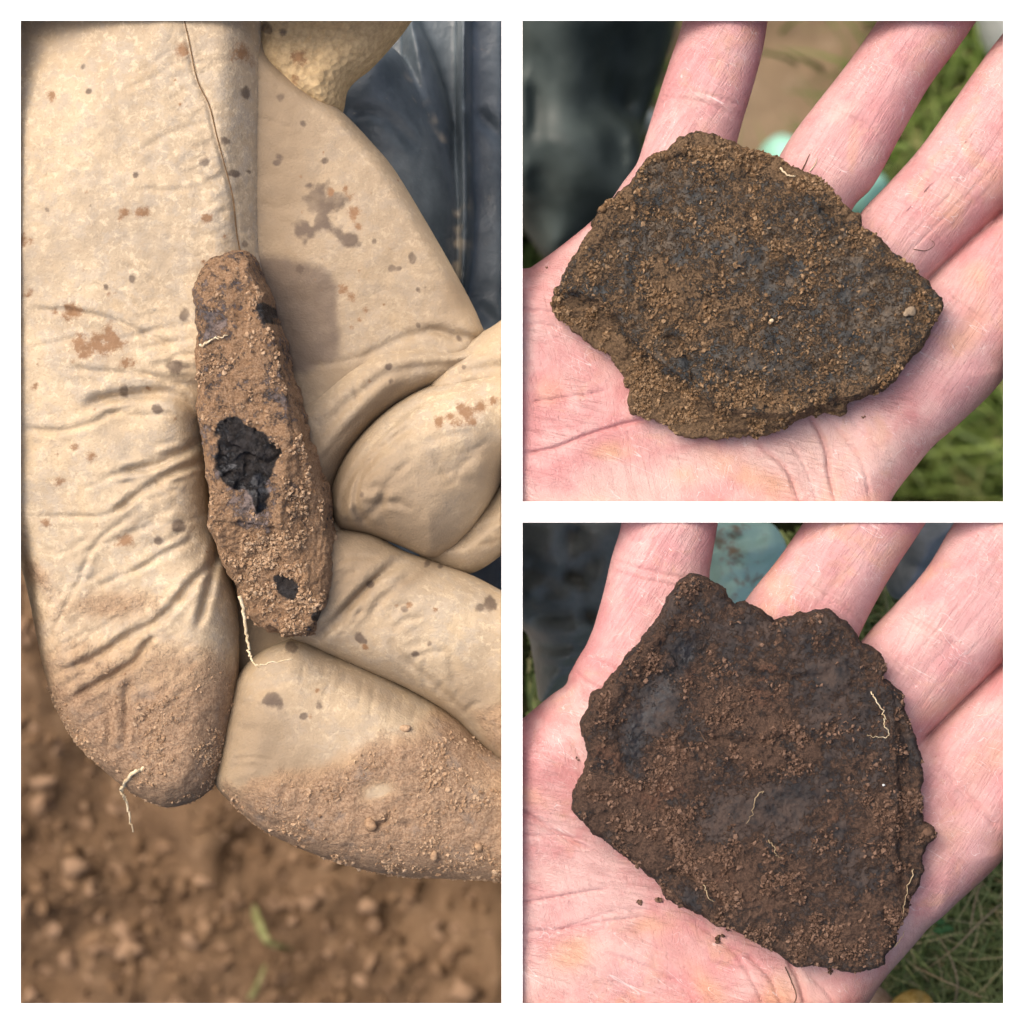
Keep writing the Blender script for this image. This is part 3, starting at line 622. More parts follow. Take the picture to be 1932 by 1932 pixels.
hand('hand', 'bare open palm in the upper right picture holding the ochre-brown stone', clip2, (930, -200, 2120, 1000), palm2, F2, cr2, fc2,
     [(1560, 860, 110, 70, 0.4, 0.9), (1120, 940, 150, 60, 0.2, 0.8), (1350, 880, 130, 40, 0.1, 0.7), (1590, 215, 30, 20, 0.5, 1.0), (1300, 195, 50, 20, 0.2, 0.7), (1780, 360, 40, 30, 0.5, 0.6), (1680, 860, 70, 40, 0.8, 0.5)],
     [(1420, 900, 90, 30, -0.5, 0.9), (1160, 850, 45, 20, 0.1, 0.9), (1290, 900, 35, 20, 0, 0.6), (1040, 740, 60, 35, 0.2, 0.4), (1790, 400, 60, 40, 0.7, 0.6), (1830, 530, 60, 30, 0.7, 0.5), (1830, 620, 80, 35, 0.8, 0.5), (1740, 130, 30, 20, 0.7, 0.5)],
     [(1060, 900, 150, 90, 0.2, 1.2), (1680, 820, 110, 80, 0.8, 1.4), (1540, 860, 60, 140, 0.2, -0.8), (1400, 900, 90, 50, 0, 0.8), (1300, 560, 260, 160, 0, -2.0)])

palm3 = [(940, 1400), (986, 1357), (1040, 1312), (1068, 1292), (1076, 1270), (1106, 1240), (1170, 1200), (1300, 1250), (1420, 1260), (1530, 1270), (1640, 1330), (1740, 1430), (1830, 1545), (1885, 1605), (1800, 1690), (1720, 1785), (1665, 1850), (1630, 1910), (1600, 1990), (940, 1990)]
F3 = [([(1172, 940), (1172, 990), (1153, 1055), (1138, 1120), (1112, 1215), (1105, 1260), (1150, 1380), (1330, 1330), (1338, 1100), (1342, 1060), (1352, 1000), (1360, 940), (1340, 900), (1200, 900)], -0.0175, 0.0108, 0.0105),
      ([(1570, 910), (1515, 988), (1468, 1055), (1405, 1135), (1360, 1220), (1390, 1330), (1560, 1330), (1622, 1195), (1655, 1130), (1692, 1068), (1745, 988), (1790, 910), (1700, 880)], -0.0180, 0.0110, 0.0105),
      ([(1860, 910), (1800, 988), (1752, 1068), (1690, 1140), (1638, 1195), (1560, 1300), (1560, 1400), (1680, 1450), (1742, 1391), (1815, 1320), (1893, 1246), (1990, 1150), (2080, 1040), (2110, 950), (2060, 890)], -0.0185, 0.0118, 0.0118),
      ([(2020, 1130), (1893, 1249), (1815, 1323), (1742, 1395), (1650, 1500), (1740, 1700), (1800, 1690), (1893, 1600), (1990, 1480), (2080, 1360), (2110, 1240), (2080, 1150)], -0.0190, 0.0122, 0.0122)]
cr3 = [([(1082, 1262), (1100, 1280), (1135, 1300), (1180, 1310)], 0.7, 0.6), ([(1110, 1235), (1150, 1255), (1185, 1275)], 0.5, 0.5),
       ([(970, 1520), (1015, 1545), (1050, 1568), (1115, 1600)], 0.7, 0.6), ([(970, 1576), (1030, 1572), (1120, 1580)], 0.35, 0.4),
       ([(975, 1700), (1010, 1695), (1095, 1680), (1150, 1672)], 0.5, 0.45),
       ([(975, 1752), (1060, 1748), (1130, 1735), (1220, 1725)], 0.4, 0.5), ([(1010, 1770), (1080, 1740), (1160, 1715), (1260, 1712)], 0.3, 0.4),
       ([(1010, 1400), (1060, 1440), (1100, 1470)], 0.4, 0.5), ([(1050, 1370), (1080, 1400), (1098, 1440)], 0.3, 0.4),
       ([(1140, 1790), (1220, 1820), (1290, 1860), (1330, 1920)], 0.5, 0.6), ([(1090, 1810), (1160, 1850), (1230, 1920)], 0.4, 0.6), ([(1180, 1740), (1230, 1780), (1300, 1830), (1370, 1910)], 0.4, 0.5),
       ([(1300, 1730), (1380, 1790), (1420, 1850), (1450, 1920)], 0.5, 0.6), ([(1400, 1790), (1450, 1840), (1480, 1920)], 0.6, 0.7),
       ([(1480, 1800), (1505, 1845), (1520, 1910)], 1.0, 0.9), ([(1520, 1830), (1560, 1870), (1580, 1920)], 0.5, 0.7),
       ([(1158, 1055), (1200, 1072), (1260, 1086), (1300, 1092)], 0.5, 0.7), ([(1150, 1075), (1200, 1090), (1290, 1108)], 0.4, 0.7),
       ([(1465, 1065), (1530, 1110), (1590, 1150), (1625, 1180)], 0.4, 0.8), ([(1690, 1150), (1740, 1180), (1800, 1225), (1850, 1260)], 0.5, 0.8), ([(1640, 1210), (1690, 1260), (1730, 1300)], 0.3, 0.5),
       ([(1770, 1450), (1820, 1500), (1880, 1560)], 0.5, 0.8)]
fc3 = [([(1680, 1280), (1740, 1210), (1820, 1120), (1880, 1060)], 0.3, 0.35), ([(1700, 1310), (1760, 1240), (1840, 1160), (1890, 1110)], 0.3, 0.35), ([(1660, 1250), (1720, 1180), (1790, 1100), (1860, 1010)], 0.25, 0.3),
       ([(1720, 1340), (1780, 1270), (1860, 1190)], 0.25, 0.35), ([(1480, 1150), (1540, 1080), (1610, 1000)], 0.18, 0.3), ([(1520, 1160), (1580, 1090), (1660, 1000)], 0.18, 0.3), ([(1440, 1140), (1500, 1070), (1570, 990)], 0.18, 0.3),
       ([(1180, 1180), (1210, 1090), (1240, 1000)], 0.2, 0.3), ([(1210, 1170), (1240, 1080), (1270, 990)], 0.2, 0.3), ([(1240, 1150), (1265, 1080), (1300, 990)], 0.2, 0.3), ([(1160, 1210), (1190, 1120), (1220, 1030)], 0.18, 0.3)]
hand('hand', 'bare open palm in the lower right picture holding the dark broken slab', clip3, (930, 880, 2120, 2040), palm3, F3, cr3, fc3,
     [(1520, 1860, 90, 60, 0.2, 0.8), (1050, 1830, 140, 50, 0.3, 0.9), (1250, 1770, 120, 40, -0.5, 0.6), (1060, 1340, 70, 40, -0.6, 0.7), (1530, 1110, 30, 22, 0.5, 1.0), (1260, 1085, 50, 20, 0.2, 0.6), (1740, 1190, 50, 40, 0.5, 0.7), (1030, 1650, 70, 50, 0, 0.4), (1660, 1760, 60, 40, 0.8, 0.6)],
     [(1080, 1790, 50, 30, 0.2, 0.9), (1230, 1740, 60, 25, 0.1, 0.6), (1470, 1880, 40, 50, 0.3, 0.7), (1780, 1320, 70, 40, 0.7, 0.6), (1800, 1560, 70, 60, 0.8, 0.5), (1850, 1430, 50, 40, 0.7, 0.6), (1010, 1500, 50, 20, -0.3, 0.5), (1330, 1850, 70, 25, -0.8, 0.6)],
     [(1080, 1830, 150, 90, 0.2, 1.2), (1700, 1690, 110, 90, 0.8, 1.8), (1400, 1860, 90, 50, 0, 0.8), (1350, 1500, 260, 200, 0, -2.0), (1050, 1420, 90, 70, -0.7, 1.2)])

# ------------------------------------------------------------------ flat stones on the bare hands
def stone(name, label, out, mat, crumbmat, box, zc, h, w, relief, soilf, ncr, crs, clip, seed, edge=0.0011, darkf=None, cat='stone', res=0.0003, hb=None, z0=-0.018, z1=0.010):
    g = Grid(box, z0, z1, res, 0.0, clip)
    d2 = g.polysd(W2(out, zc)) + edge * fbm(g.P3, 260, 4, seed, 0.65)
    g.add(d2, zc, h, w, hb=hb or h, bump=relief(g, d2)); v, q = g.mesh(1); N = vnormals(v, q)
    soil = np.clip(soilf(g, d2), 0, 1); dk = darkf(g) if darkf else np.zeros_like(g.X)
    sv = g.sample(soil, v); dv = g.sample(dk, v)
    v = v + N * (0.00042 * fbm(v, 620, 4, seed + 2, 0.7))[:, None] + N * (0.0007 * np.clip(sv - 0.3, 0, 1) * (0.5 + fbm(v, 1300, 2, seed + 4)) * (1 - np.clip(dv, 0, 1)))[:, None]
    root = empty(name, (float(v[:, 0].mean()), float(v[:, 1].mean()), float(v[:, 2].min())), label, cat)
    build('stone_body', v, q, mat, root, {'soil': sv, 'dark': dv})
    up = N[:, 2] > 0.35
    pr = np.where(up, np.clip(sv, 0, 1) ** 2.6 * np.clip(1 - 1.4 * dv, 0, 1) * np.clip(0.03 + 4 * (fbm(v, 260, 4, seed + 9, 0.6) - 0.02), 0, 1), 0) + 1e-9
    r = np.random.default_rng(seed + 77); idx = r.choice(len(v), ncr, True, pr / pr.sum()); sz = crs[0] * (crs[1] / crs[0]) ** (r.random(ncr) ** 2.0)
    o = crumbs('soil_crumbs', v[idx] + r.normal(0, res * 0.4, (ncr, 3)) + N[idx] * (0.00035 * np.clip(fbm(v[idx], 260, 4, seed + 9, 0.6), 0, 1))[:, None], sz, crumbmat, root, seed, nrm=N[idx], jitter=0.65, flat=True, sink=0.15); o['kind'] = 'stuff'
    return root, g, v, N

def zat(v, dx, dy, z=0.0):
    x, y, _ = P(dx, dy, z); up = (v[:, 0] - x) ** 2 + (v[:, 1] - y) ** 2; k = np.argpartition(up, 60)[:60]; return float(v[k, 2].max())

out1 = [(1283, 262), (1300, 255), (1332, 254), (1352, 262), (1385, 272), (1410, 283), (1436, 296), (1462, 298), (1490, 318), (1520, 330), (1545, 340), (1568, 360), (1580, 380), (1598, 398), (1618, 408), (1624, 432), (1660, 450), (1680, 478), (1700, 490), (1722, 500), (1732, 522), (1748, 530), (1756, 550), (1772, 565), (1776, 580), (1768, 605), (1752, 625), (1740, 650), (1728, 668), (1700, 700), (1690, 718), (1668, 735), (1640, 742), (1608, 752), (1600, 760), (1598, 778), (1585, 786), (1562, 780), (1550, 778), (1520, 788), (1500, 792), (1470, 808), (1446, 820), (1400, 822), (1360, 828), (1332, 822), (1305, 826), (1280, 820), (1262, 806), (1235, 792), (1210, 786), (1190, 776), (1186, 756), (1190, 735), (1180, 712), (1160, 690), (1148, 670), (1125, 655), (1110, 640), (1085, 630), (1066, 612), (1050, 598), (1040, 575), (1042, 548), (1062, 530), (1070, 508), (1090, 478), (1104, 455), (1120, 428), (1132, 400), (1142, 380), (1165, 362), (1190, 342), (1205, 325), (1220, 300), (1232, 292), (1258, 288), (1268, 278)]
def rel1(g, d2):
    b = 0.0015 * fbm(g.P3, 90, 4, 31) + 0.0010 * fbm(g.P3, 300, 4, 33, 0.65)
    d, t = g.linesd(W2(crom([(1042, 545), (1110, 560), (1170, 600), (1190, 640), (1260, 690), (1290, 715), (1330, 745), (1400, 775), (1500, 775), (1600, 745)], 6, False), 0))
    low = g.polysd(W2(crom([(1000, 540), (1110, 562), (1175, 605), (1195, 645), (1255, 690), (1300, 725), (1360, 768), (1480, 780), (1600, 752), (1650, 900), (1100, 900), (1000, 700)], 6), 0))
    b = b - 0.0062 * np.clip(-low / 0.0075, 0, 1) ** 0.75 - 0.001 * np.clip(-low / 0.0012, 0, 1)
    b += 0.0007 * np.exp(-((d + 0.001) / 0.0018) ** 2)
    b += g.creases([([(1630, 530), (1680, 520), (1720, 540), (1735, 570)], 0.9, 0.9), ([(1180, 640), (1200, 655), (1200, 670)], 1.5, 0.8), ([(1540, 400), (1560, 405), (1568, 412)], 1.6, 1.0), ([(1235, 645), (1280, 640), (1300, 690), (1310, 730)], 0.7, 0.7), ([(1570, 735), (1580, 750), (1585, 770)], 1.2, 0.9), ([(1220, 320), (1290, 300), (1360, 310)], 0.7, 1.0)], 0)
    b += 0.0012 * g.blob(1440, 520, 200, 0, 130, -0.3)
    return b
def soil1f(g, d2):
    s_ = 0.50 + 0.35 * fbm(g.P3, 110, 4, 41) + 0.12 * np.exp(-((d2 + 0.002) / 0.003) ** 2)
    low = g.polysd(W2([(1000, 540), (1110, 562), (1195, 645), (1300, 725), (1360, 768), (1480, 780), (1600, 752), (1650, 900), (1000, 900)], 0))
    return s_ + 0.45 * np.clip(-low / 0.002, 0, 1) - 0.16 * g.blob(1580, 590, 140, 0, 80, 0.2) - 0.12 * g.blob(1400, 490, 50) + 0.35 * g.blob(1340, 285, 90, 0, 35) + 0.3 * g.blob(1500, 330, 120, 0, 30, -0.5)
st1, g1, v1, N1 = stone('flat_stone', 'ochre-brown flat stone with pointed right end on the upper bare palm', out1, M_STONE_A, M_CRUMB_OCHRE, (1000, 220, 1810, 860), -0.0028, 0.0060, 0.0017, rel1, soil1f, 15000, (0.00007, 0.00050), None, 51)

out3 = [(1303, 1082), (1318, 1084), (1334, 1092), (1352, 1104), (1368, 1110), (1376, 1124), (1388, 1138), (1405, 1134), (1425, 1144), (1448, 1158), (1462, 1168), (1480, 1166), (1500, 1164), (1520, 1158), (1542, 1150), (1562, 1148), (1576, 1160), (1592, 1172), (1605, 1186), (1618, 1204), (1638, 1214), (1650, 1226), (1664, 1242), (1668, 1258), (1665, 1275), (1682, 1290), (1697, 1306), (1702, 1330), (1710, 1352), (1718, 1375), (1726, 1400), (1734, 1425), (1737, 1460), (1738, 1495), (1742, 1530), (1744, 1550), (1758, 1558), (1762, 1572), (1752, 1584), (1742, 1592), (1740, 1620), (1742, 1640), (1732, 1665), (1718, 1690), (1712, 1715), (1700, 1740), (1690, 1765), (1680, 1790), (1668, 1800), (1670, 1818), (1650, 1828), (1618, 1834), (1590, 1830), (1560, 1822), (1525, 1818), (1500, 1820), (1482, 1804), (1460, 1790), (1435, 1778), (1405, 1765), (1380, 1748), (1355, 1742), (1330, 1726), (1305, 1718), (1275, 1705), (1258, 1692), (1248, 1672), (1230, 1655), (1205, 1632), (1182, 1614), (1160, 1600), (1135, 1578), (1112, 1568), (1095, 1548), (1082, 1522), (1078, 1498), (1086, 1478), (1100, 1460), (1106, 1435), (1112, 1418), (1108, 1400), (1100, 1385), (1098, 1355), (1110, 1335), (1118, 1310), (1140, 1298), (1160, 1270), (1180, 1240), (1205, 1212), (1225, 1185), (1245, 1160), (1262, 1130), (1282, 1100)]
def rel3(g, d2):
    b = 0.0017 * fbm(g.P3, 50, 4, 61) + 0.0008 * fbm(g.P3, 240, 4, 63, 0.65)
    band = g.polysd(W2(crom([(1060, 1330), (1120, 1300), (1200, 1210), (1300, 1070), (1330, 1090), (1260, 1200), (1190, 1300), (1165, 1380), (1170, 1460), (1100, 1500), (1050, 1420)], 6), 0))
    b += 0.0006 * np.clip(-band / 0.002, 0, 1) - 0.0012 * g.blob(1210, 1310, 40, 0, 90, -0.4) - 0.0014 * g.blob(1300, 1240, 55, 0, 45) - 0.001 * g.blob(1230, 1420, 60, 0, 40)
    rd = g.polysd(W2(crom([(1680, 1300), (1730, 1400), (1760, 1560), (1740, 1700), (1690, 1800), (1665, 1790), (1690, 1690), (1690, 1560), (1685, 1430)], 6), 0))
    b -= 0.0022 * np.clip(-rd / 0.003, 0, 1)
    b += g.creases([([(1300, 1380), (1400, 1400), (1500, 1390), (1600, 1420)], 0.8, 1.2), ([(1250, 1640), (1330, 1660), (1380, 1720)], 1.2, 1.1), ([(1400, 1260), (1470, 1280), (1560, 1270)], 0.6, 1.0), ([(1690, 1440), (1700, 1520), (1695, 1620), (1700, 1690)], 1.1, 0.9), ([(1660, 1700), (1690, 1760)], 1.0, 0.9)], 0)
    return b
def soil3f(g, d2):
    s_ = 0.50 + 0.8 * fbm(g.P3, 60, 4, 71) + 0.05 * np.exp(-((d2 + 0.002) / 0.003) ** 2)
    for dx, dy, r, ry, a, am in [(1330, 1215, 40, 25, -0.3, .6), (1290, 1265, 40, 30, 0, .5), (1390, 1330, 90, 35, -0.2, .6), (1250, 1440, 90, 50, -.4, .5), (1400, 1420, 120, 40, -.2, .5), (1150, 1480, 40, 30, 0, .5), (1250, 1560, 130, 50, -.6, .5), (1600, 1740, 120, 60, .2, .5), (1420, 1640, 110, 60, 0, .3),
                                  (1245, 1330, 35, 70, -.5, -.6), (1370, 1200, 60, 30, .2, -.4), (1290, 1230, 30, 40, 0, -.5), (1560, 1300, 100, 60, .2, -.35), (1550, 1480, 90, 60, 0, -.3), (1290, 1680, 60, 30, -.6, -.5), (1190, 1400, 30, 60, 0, -.5), (1180, 1260, 40, 60, .8, -.2)]:
        s_ = s_ + am * g.blob(dx, dy, r, 0, ry, a)
    return s_
def dark3(g):
    d = sum(a * g.blob(x, y, r, 0, ry, an) for x, y, r, ry, an, a in [(1240, 1320, 40, 90, -.5, .5), (1290, 1235, 40, 50, 0, .5), (1195, 1400, 30, 70, 0, .45), (1370, 1185, 70, 30, .3, .35), (1215, 1470, 50, 30, 0, .4), (1290, 1680, 60, 25, -.6, .45), (1110, 1530, 25, 40, .4, .4), (1480, 1250, 60, 25, 0, .25)])
    return np.clip(d + 0.25 * fbm(g.P3, 150, 4, 15) * (d > 0.05), 0, 0.75)
st3, g3, v3, N3 = stone('flat_stone', 'dark broken flat slab with reddish soil on the lower bare palm', out3, M_STONE_B, M_CRUMB_RED, (1050, 1050, 1800, 1860), -0.0028, 0.0060, 0.0017, rel3, soil3f, 16000, (0.00006, 0.00052), None, 52, darkf=dark3)

# roots and grit stuck on the flat stones
def rooton(ptsD, v, rad, mat, parent, seed, dz=0.0003, wob=0.0002):
    zs = [zat(v, a, b) + dz for a, b in ptsD]; return tube('rootlet', rootpath(ptsD, zs, wob, seed, 6), rad, mat, parent, 5, True)
rooton([(1643, 1306), (1655, 1325), (1668, 1345), (1668, 1365), (1675, 1378), (1674, 1390), (1655, 1391), (1636, 1386)], v3, 0.00017, M_ROOT, st3, 1, 0.0006)
rooton([(1440, 1492), (1425, 1505), (1420, 1530), (1408, 1555)], v3, 0.00016, M_ROOT2, st3, 2, 0.0005)
rooton([(1310, 1370), (1330, 1395), (1358, 1425)], v3, 0.00016, M_DARKROOT, st3, 3, 0.0004)
rooton([(1328, 1668), (1335, 1690), (1348, 1702)], v3, 0.00019, M_ROOT2, st3, 5, 0.0004)
rooton([(1450, 1585), (1462, 1600), (1466, 1612), (1475, 1618)], v3, 0.00016, M_ROOT2, st3, 7, 0.0004)
rooton([(1725, 1640), (1712, 1680), (1705, 1720), (1690, 1755)], v3, 0.00016, M_ROOT2, st3, 9, 0.0004)
rooton([(1690, 1785), (1700, 1770), (1708, 1755)], v3, 0.00015, M_ROOT2, st3, 10, 0.0004)
rooton([(1472, 318), (1490, 332), (1502, 330)], v1, 0.00028, M_ROOT, st1, 11, 0.0004)
def pebble(dx, dy, r, v, parent, mat, seed):
    vv = ICO_V * np.array([1.25, 1.0, 0.8]) * r * (1 + 0.3 * np.random.default_rng(seed).uniform(-1, 1, (12, 1))); x, y, _ = P(dx, dy, 0)
    o = build('pebble', vv + np.array([x, y, zat(v, dx, dy) + r * 0.4]), ICO_F, mat, parent, {'tint': np.full(12, 0.3)}); m = o.modifiers.new('s', 'SUBSURF'); m.levels = 2; m.render_levels = 2
pebble(1713, 590, 0.0014, v1, st1, M_PEBBLE, 1); pebble(1706, 594, 0.0010, v1, st1, M_PEBBLE, 2); pebble(1452, 607, 0.0006, v1, st1, M_ROOT, 3); pebble(1663, 1478, 0.00035, v3, st3, M_PALEGREY, 4)
pebble(1746, 1567, 0.0014, v3, st3, M_CRUMB_RED, 8); pebble(1136, 398, 0.0011, v1, st1, M_CRUMB_OCHRE, 6)

# loose crumbs and fibres that dropped on the skin
def dropped(lst, mat, lab, seed):
    for i, (dx, dy, r, l) in enumerate(lst):
        rr = np.random.default_rng(seed + i); n = 5 if r > 5 else 3
        pos = np.array([P(dx + rr.normal(0, r * 0.5), dy + rr.normal(0, r * 0.5), -0.0095) for _ in range(n)])
        hnd = bpy.data.objects['hand' if dy < 966 else 'hand.001']; dg = None
        for k in range(n):
            hit, loc, nn, _ = hnd.ray_cast(Vector((pos[k][0], pos[k][1], 0.05)), Vector((0, 0, -1)))
            if hit: pos[k][2] = loc.z + 0.0002
        o = crumbs('soil_crumb', pos, r * S * 0.55, mat, None, seed + i); tag(o, l, 'soil crumb', 'crumbs dropped on the palms')
bpy.context.view_layer.update()
dropped([(1625, 788, 4, 'tiny dark crumb on the upper palm right of the stone'), (1032, 502, 3, 'tiny speck on the upper palm edge at the far left')], M_CRUMB_OCHRE, '', 90)
dropped([(1355, 1768, 9, 'largest loose soil crumb on the lower palm below the slab'), (1370, 1752, 5, 'small crumb right against the lower edge of the slab'), (1208, 1700, 6, 'left one of two dark crumbs beside the slab on the lower palm'), (1242, 1696, 7, 'right one of two dark crumbs beside the slab on the lower palm'), (1565, 1828, 6, 'flat dark crumb on the palm below the tip of the slab'), (1092, 1433, 4, 'tiny crumb left of the slab on the lower palm'), (1709, 1702, 4, 'tiny crumb right of the slab on the lower palm')], M_CRUMB_RED, '', 120)
def loose_root(ptsD, rad, mat, lab, seed, z0=None):
    pts = crom(ptsD, 6, False); W = []
    hnd = bpy.data.objects['hand' if ptsD[0][1] < 966 else 'hand.001']
    for a, b in pts:
        x, y, _ = P(a, b, -0.009); hit, loc, _, _ = hnd.ray_cast(Vector((x, y, 0.05)), Vector((0, 0, -1))); W.append((x, y, (loc.z if hit else -0.01) + rad))
    o = tube('rootlet', W, rad, mat, None, 5, True); tag(o, lab, 'rootlet')
loose_root([(1480, 1822), (1492, 1850), (1500, 1880), (1480, 1910), (1450, 1925)], 0.00016, M_DARKROOT, 'thin dark root hair on the lower palm below the slab', 1)
loose_root([(1720, 472), (1745, 474), (1762, 462), (1750, 452)], 0.00010, M_DARKROOT, 'thin curled root hair on the ring finger beside the ochre stone', 2)
loose_root([(1510, 326), (1518, 310), (1526, 292)], 0.00022, M_DARKROOT, 'short brown root hair on the middle finger above the ochre stone', 3)
loose_root([(1525, 326), (1536, 312), (1540, 300)], 0.00016, M_ROOT, 'pale root hair on the middle finger above the ochre stone', 4)

# ------------------------------------------------------------------ the leather glove
glove = empty('work_glove', P(500, 900, -0.05), 'mud-stained tan leather work glove holding the long rusty stone', 'glove')
def spots_field(g, lst, z, seed=0):
    f = np.zeros_like(g.X)
    for dx, dy, r in lst:
        cx, cy, _ = P(dx, dy, z); an = dx * 7.1; ca, sa = math.cos(an), math.sin(an); ux = (g.X - cx) * ca + (g.Y - cy) * sa; uy = -(g.X - cx) * sa + (g.Y - cy) * ca; d = np.hypot(ux * (0.8 + 0.5 * (dx % 1.0 + dy % 7 / 14)), uy) / (r * 0.85 * S) + 1.5 * fbm(g.P3, 620, 3, seed + int(dx)); f = np.maximum(f, np.clip(1.15 - 0.5 * d, 0, 1))
    return f
def glove_piece(name, pts, zc, h, w, box, z0, z1, creases=(), bump=None, soil=None, dirt_shade=None, dark_patch=None, spots=(), spots2=(), mat=None, crumbn=0, res=0.0005, zfield=None, crs=(0.0003, 0.0011), rough=0.0, wrinkle=0.6, wang=-0.35):
    g = Grid(box, z0, z1, res, zc + h * 0.5, clipL); zt = zc + h * 0.8
    d2 = g.polysd(W2(crom(pts, 6), zc))
    b = g.creases(list(creases), zt) + 0.0007 * fbm(g.P3, 70, 4, 2) + 0.00022 * fbm(g.P3, 420, 3, 3)
    if bump is not None: b = b + bump(g)
    def ridged(freq, ang, an, wd, sd):
        c_, s_ = math.cos(ang), math.sin(ang); w1 = 0.006 * fbm(g.P3, 60, 3, sd); w2 = 0.006 * fbm(g.P3, 60, 3, sd + 9)
        u = (g.X + w1) * c_ + (g.Y + w2) * s_; t = -(g.X + w1) * s_ + (g.Y + w2) * c_
        n = vnoise(np.stack([u * an, t, g.X * 0 + sd], -1), freq, sd); return np.exp(-(n / wd) ** 2)
    mk = np.clip(0.25 + 2.2 * fbm(g.P3, 38, 3, 71), 0, 1)
    b = b - wrinkle * (0.00055 * ridged(150, wang, 0.30, 0.045, 3) * mk + 0.00035 * ridged(330, wang + 0.5, 0.45, 0.06, 5) * (0.3 + 0.7 * mk)) + wrinkle * 0.0009 * fbm(g.P3, 130, 3, 66)
    zf = zc + (zfield(g) if zfield is not None else 0)
    Z = np.zeros_like(g.X); sl = soil(g, d2) if soil else Z; b = b + 0.0006 * np.clip(sl, 0, 1) * (0.5 + fbm(g.P3, 500, 4, 6, 0.65)) * 1.6
    g.add(d2 + rough * fbm(g.P3, 500, 3, 5), zf, h, w, bump=b); v, q = g.mesh(2)
    N = None
    A = {'soil': np.clip(g.sample(sl, v), 0, 1), 'dirt_shade': np.clip(g.sample(dirt_shade(g) if dirt_shade else Z, v), 0, 1), 'dark_patch': np.clip(g.sample(dark_patch(g) if dark_patch else Z, v), 0, 1), 'spot': g.sample(spots_field(g, spots, zt, 1), v), 'spot2': g.sample(spots_field(g, spots2, zt, 2), v)}
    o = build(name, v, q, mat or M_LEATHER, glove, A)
    if crumbn:
        N = vnormals(v, q); s0 = A['soil']; pr = np.where(N[:, 2] > -0.1, np.clip(s0 - 0.35, 0, 1) ** 1.5 * np.clip(0.04 + 3.0 * (fbm(v, 180, 4, 9, 0.6) + 0.02), 0, 1), 0) + 1e-12
        r = np.random.default_rng(len(name) + crumbn); idx = r.choice(len(v), crumbn, True, pr / pr.sum()); sz = crs[0] * (crs[1] / crs[0]) ** (r.random(crumbn) ** 3.0)
        c = crumbs('soil_crumbs', v[idx], sz, M_CRUMB_TAN, o, crumbn, nrm=N[idx], sink=0.4, jitter=0.65, flat=True); c['kind'] = 'stuff'
    return o, v, g

thumb = [(-260, -260), (300, -270), (470, -260), (494, -60), (497, 100), (497, 300), (496, 470), (505, 560), (470, 680), (420, 745), (392, 790), (392, 870), (398, 950), (408, 1010), (440, 1110), (450, 1180), (448, 1300), (432, 1410), (412, 1468), (380, 1503), (315, 1521), (235, 1482), (140, 1390), (92, 1283), (40, 1062), (-20, 960), (-120, 860), (-260, 700)]
thumb_cr = [([(60, 586), (100, 588), (142, 590), (212, 605), (280, 633), (362, 668)], 0.8, 0.7), ([(125, 697), (205, 703), (292, 712), (350, 728)], 0.6, 0.7), ([(160, 768), (200, 755), (242, 748), (305, 743), (342, 752), (385, 782)], 2.6, 1.3),
    ([(30, 805), (105, 815), (170, 803), (217, 780), (260, 770)], 0.7, 0.7), ([(230, 888), (262, 886), (300, 878), (342, 855), (385, 826)], 1.8, 0.9), ([(215, 962), (237, 953), (270, 928), (330, 893), (390, 868)], 1.2, 0.8),
    ([(412, 1005), (405, 1030), (400, 1076), (388, 1140), (374, 1185)], 2.2, 0.9), ([(410, 1040), (395, 1066), (362, 1101), (330, 1143), (292, 1176), (245, 1201), (165, 1248), (110, 1266)], 1.8, 0.9), ([(300, 1195), (282, 1213), (262, 1243), (225, 1268), (175, 1296), (120, 1330)], 1.7, 0.9),
    ([(250, 1280), (242, 1310), (243, 1361), (235, 1410)], 1.1, 0.9), ([(205, 1340), (212, 1370), (206, 1410)], 0.9, 0.9), ([(60, 975), (140, 975), (205, 972), (260, 940)], 0.6, 0.6), ([(150, 1110), (170, 1050), (200, 1010), (260, 970)], 0.5, 0.6), ([(180, 1110), (260, 1075), (330, 1040), (370, 1010)], 0.6, 0.7), ([(90, 1215), (130, 1140), (150, 1100)], 0.5, 0.7),
    ([(240, 178), (290, 155), (340, 122)], 0.35, 0.6), ([(260, 300), (320, 260), (400, 235)], 0.3, 0.6), ([(270, 360), (330, 365), (400, 350), (430, 330)], 0.45, 0.6), ([(230, 500), (270, 520), (330, 560), (370, 600)], 0.45, 0.7),
    ([(250, 640), (310, 620), (370, 615)], 0.35, 0.6), ([(270, 660), (320, 650), (372, 640)], 0.35, 0.6), ([(290, 690), (330, 690), (375, 700)], 0.6, 0.7), ([(60, 660), (110, 648), (160, 640), (215, 655)], 0.4, 0.6), ([(345, 39), (357, 80), (372, 150), (395, 200), (410, 260), (425, 315), (440, 375), (447, 440), (456, 485)], 0.7, 0.5),
    ([(300, 840), (330, 835), (370, 832)], 0.4, 0.5), ([(290, 905), (330, 925), (380, 935)], 0.4, 0.6), ([(310, 990), (350, 985), (395, 965)], 0.5, 0.6)]
r = np.random.default_rng(5)
tsp = [(428, 268, 9), (463, 172, 8), (442, 330, 7), (467, 320, 5), (255, 527, 7), (206, 546, 4), (338, 992, 11), (303, 1020, 8), (303, 773, 8), (352, 598, 9), (338, 695, 14), (236, 742, 9), (172, 178, 5), (160, 130, 5), (95, 400, 4), (460, 460, 5), (390, 312, 8), (494, 250, 4), (262, 335, 5)]
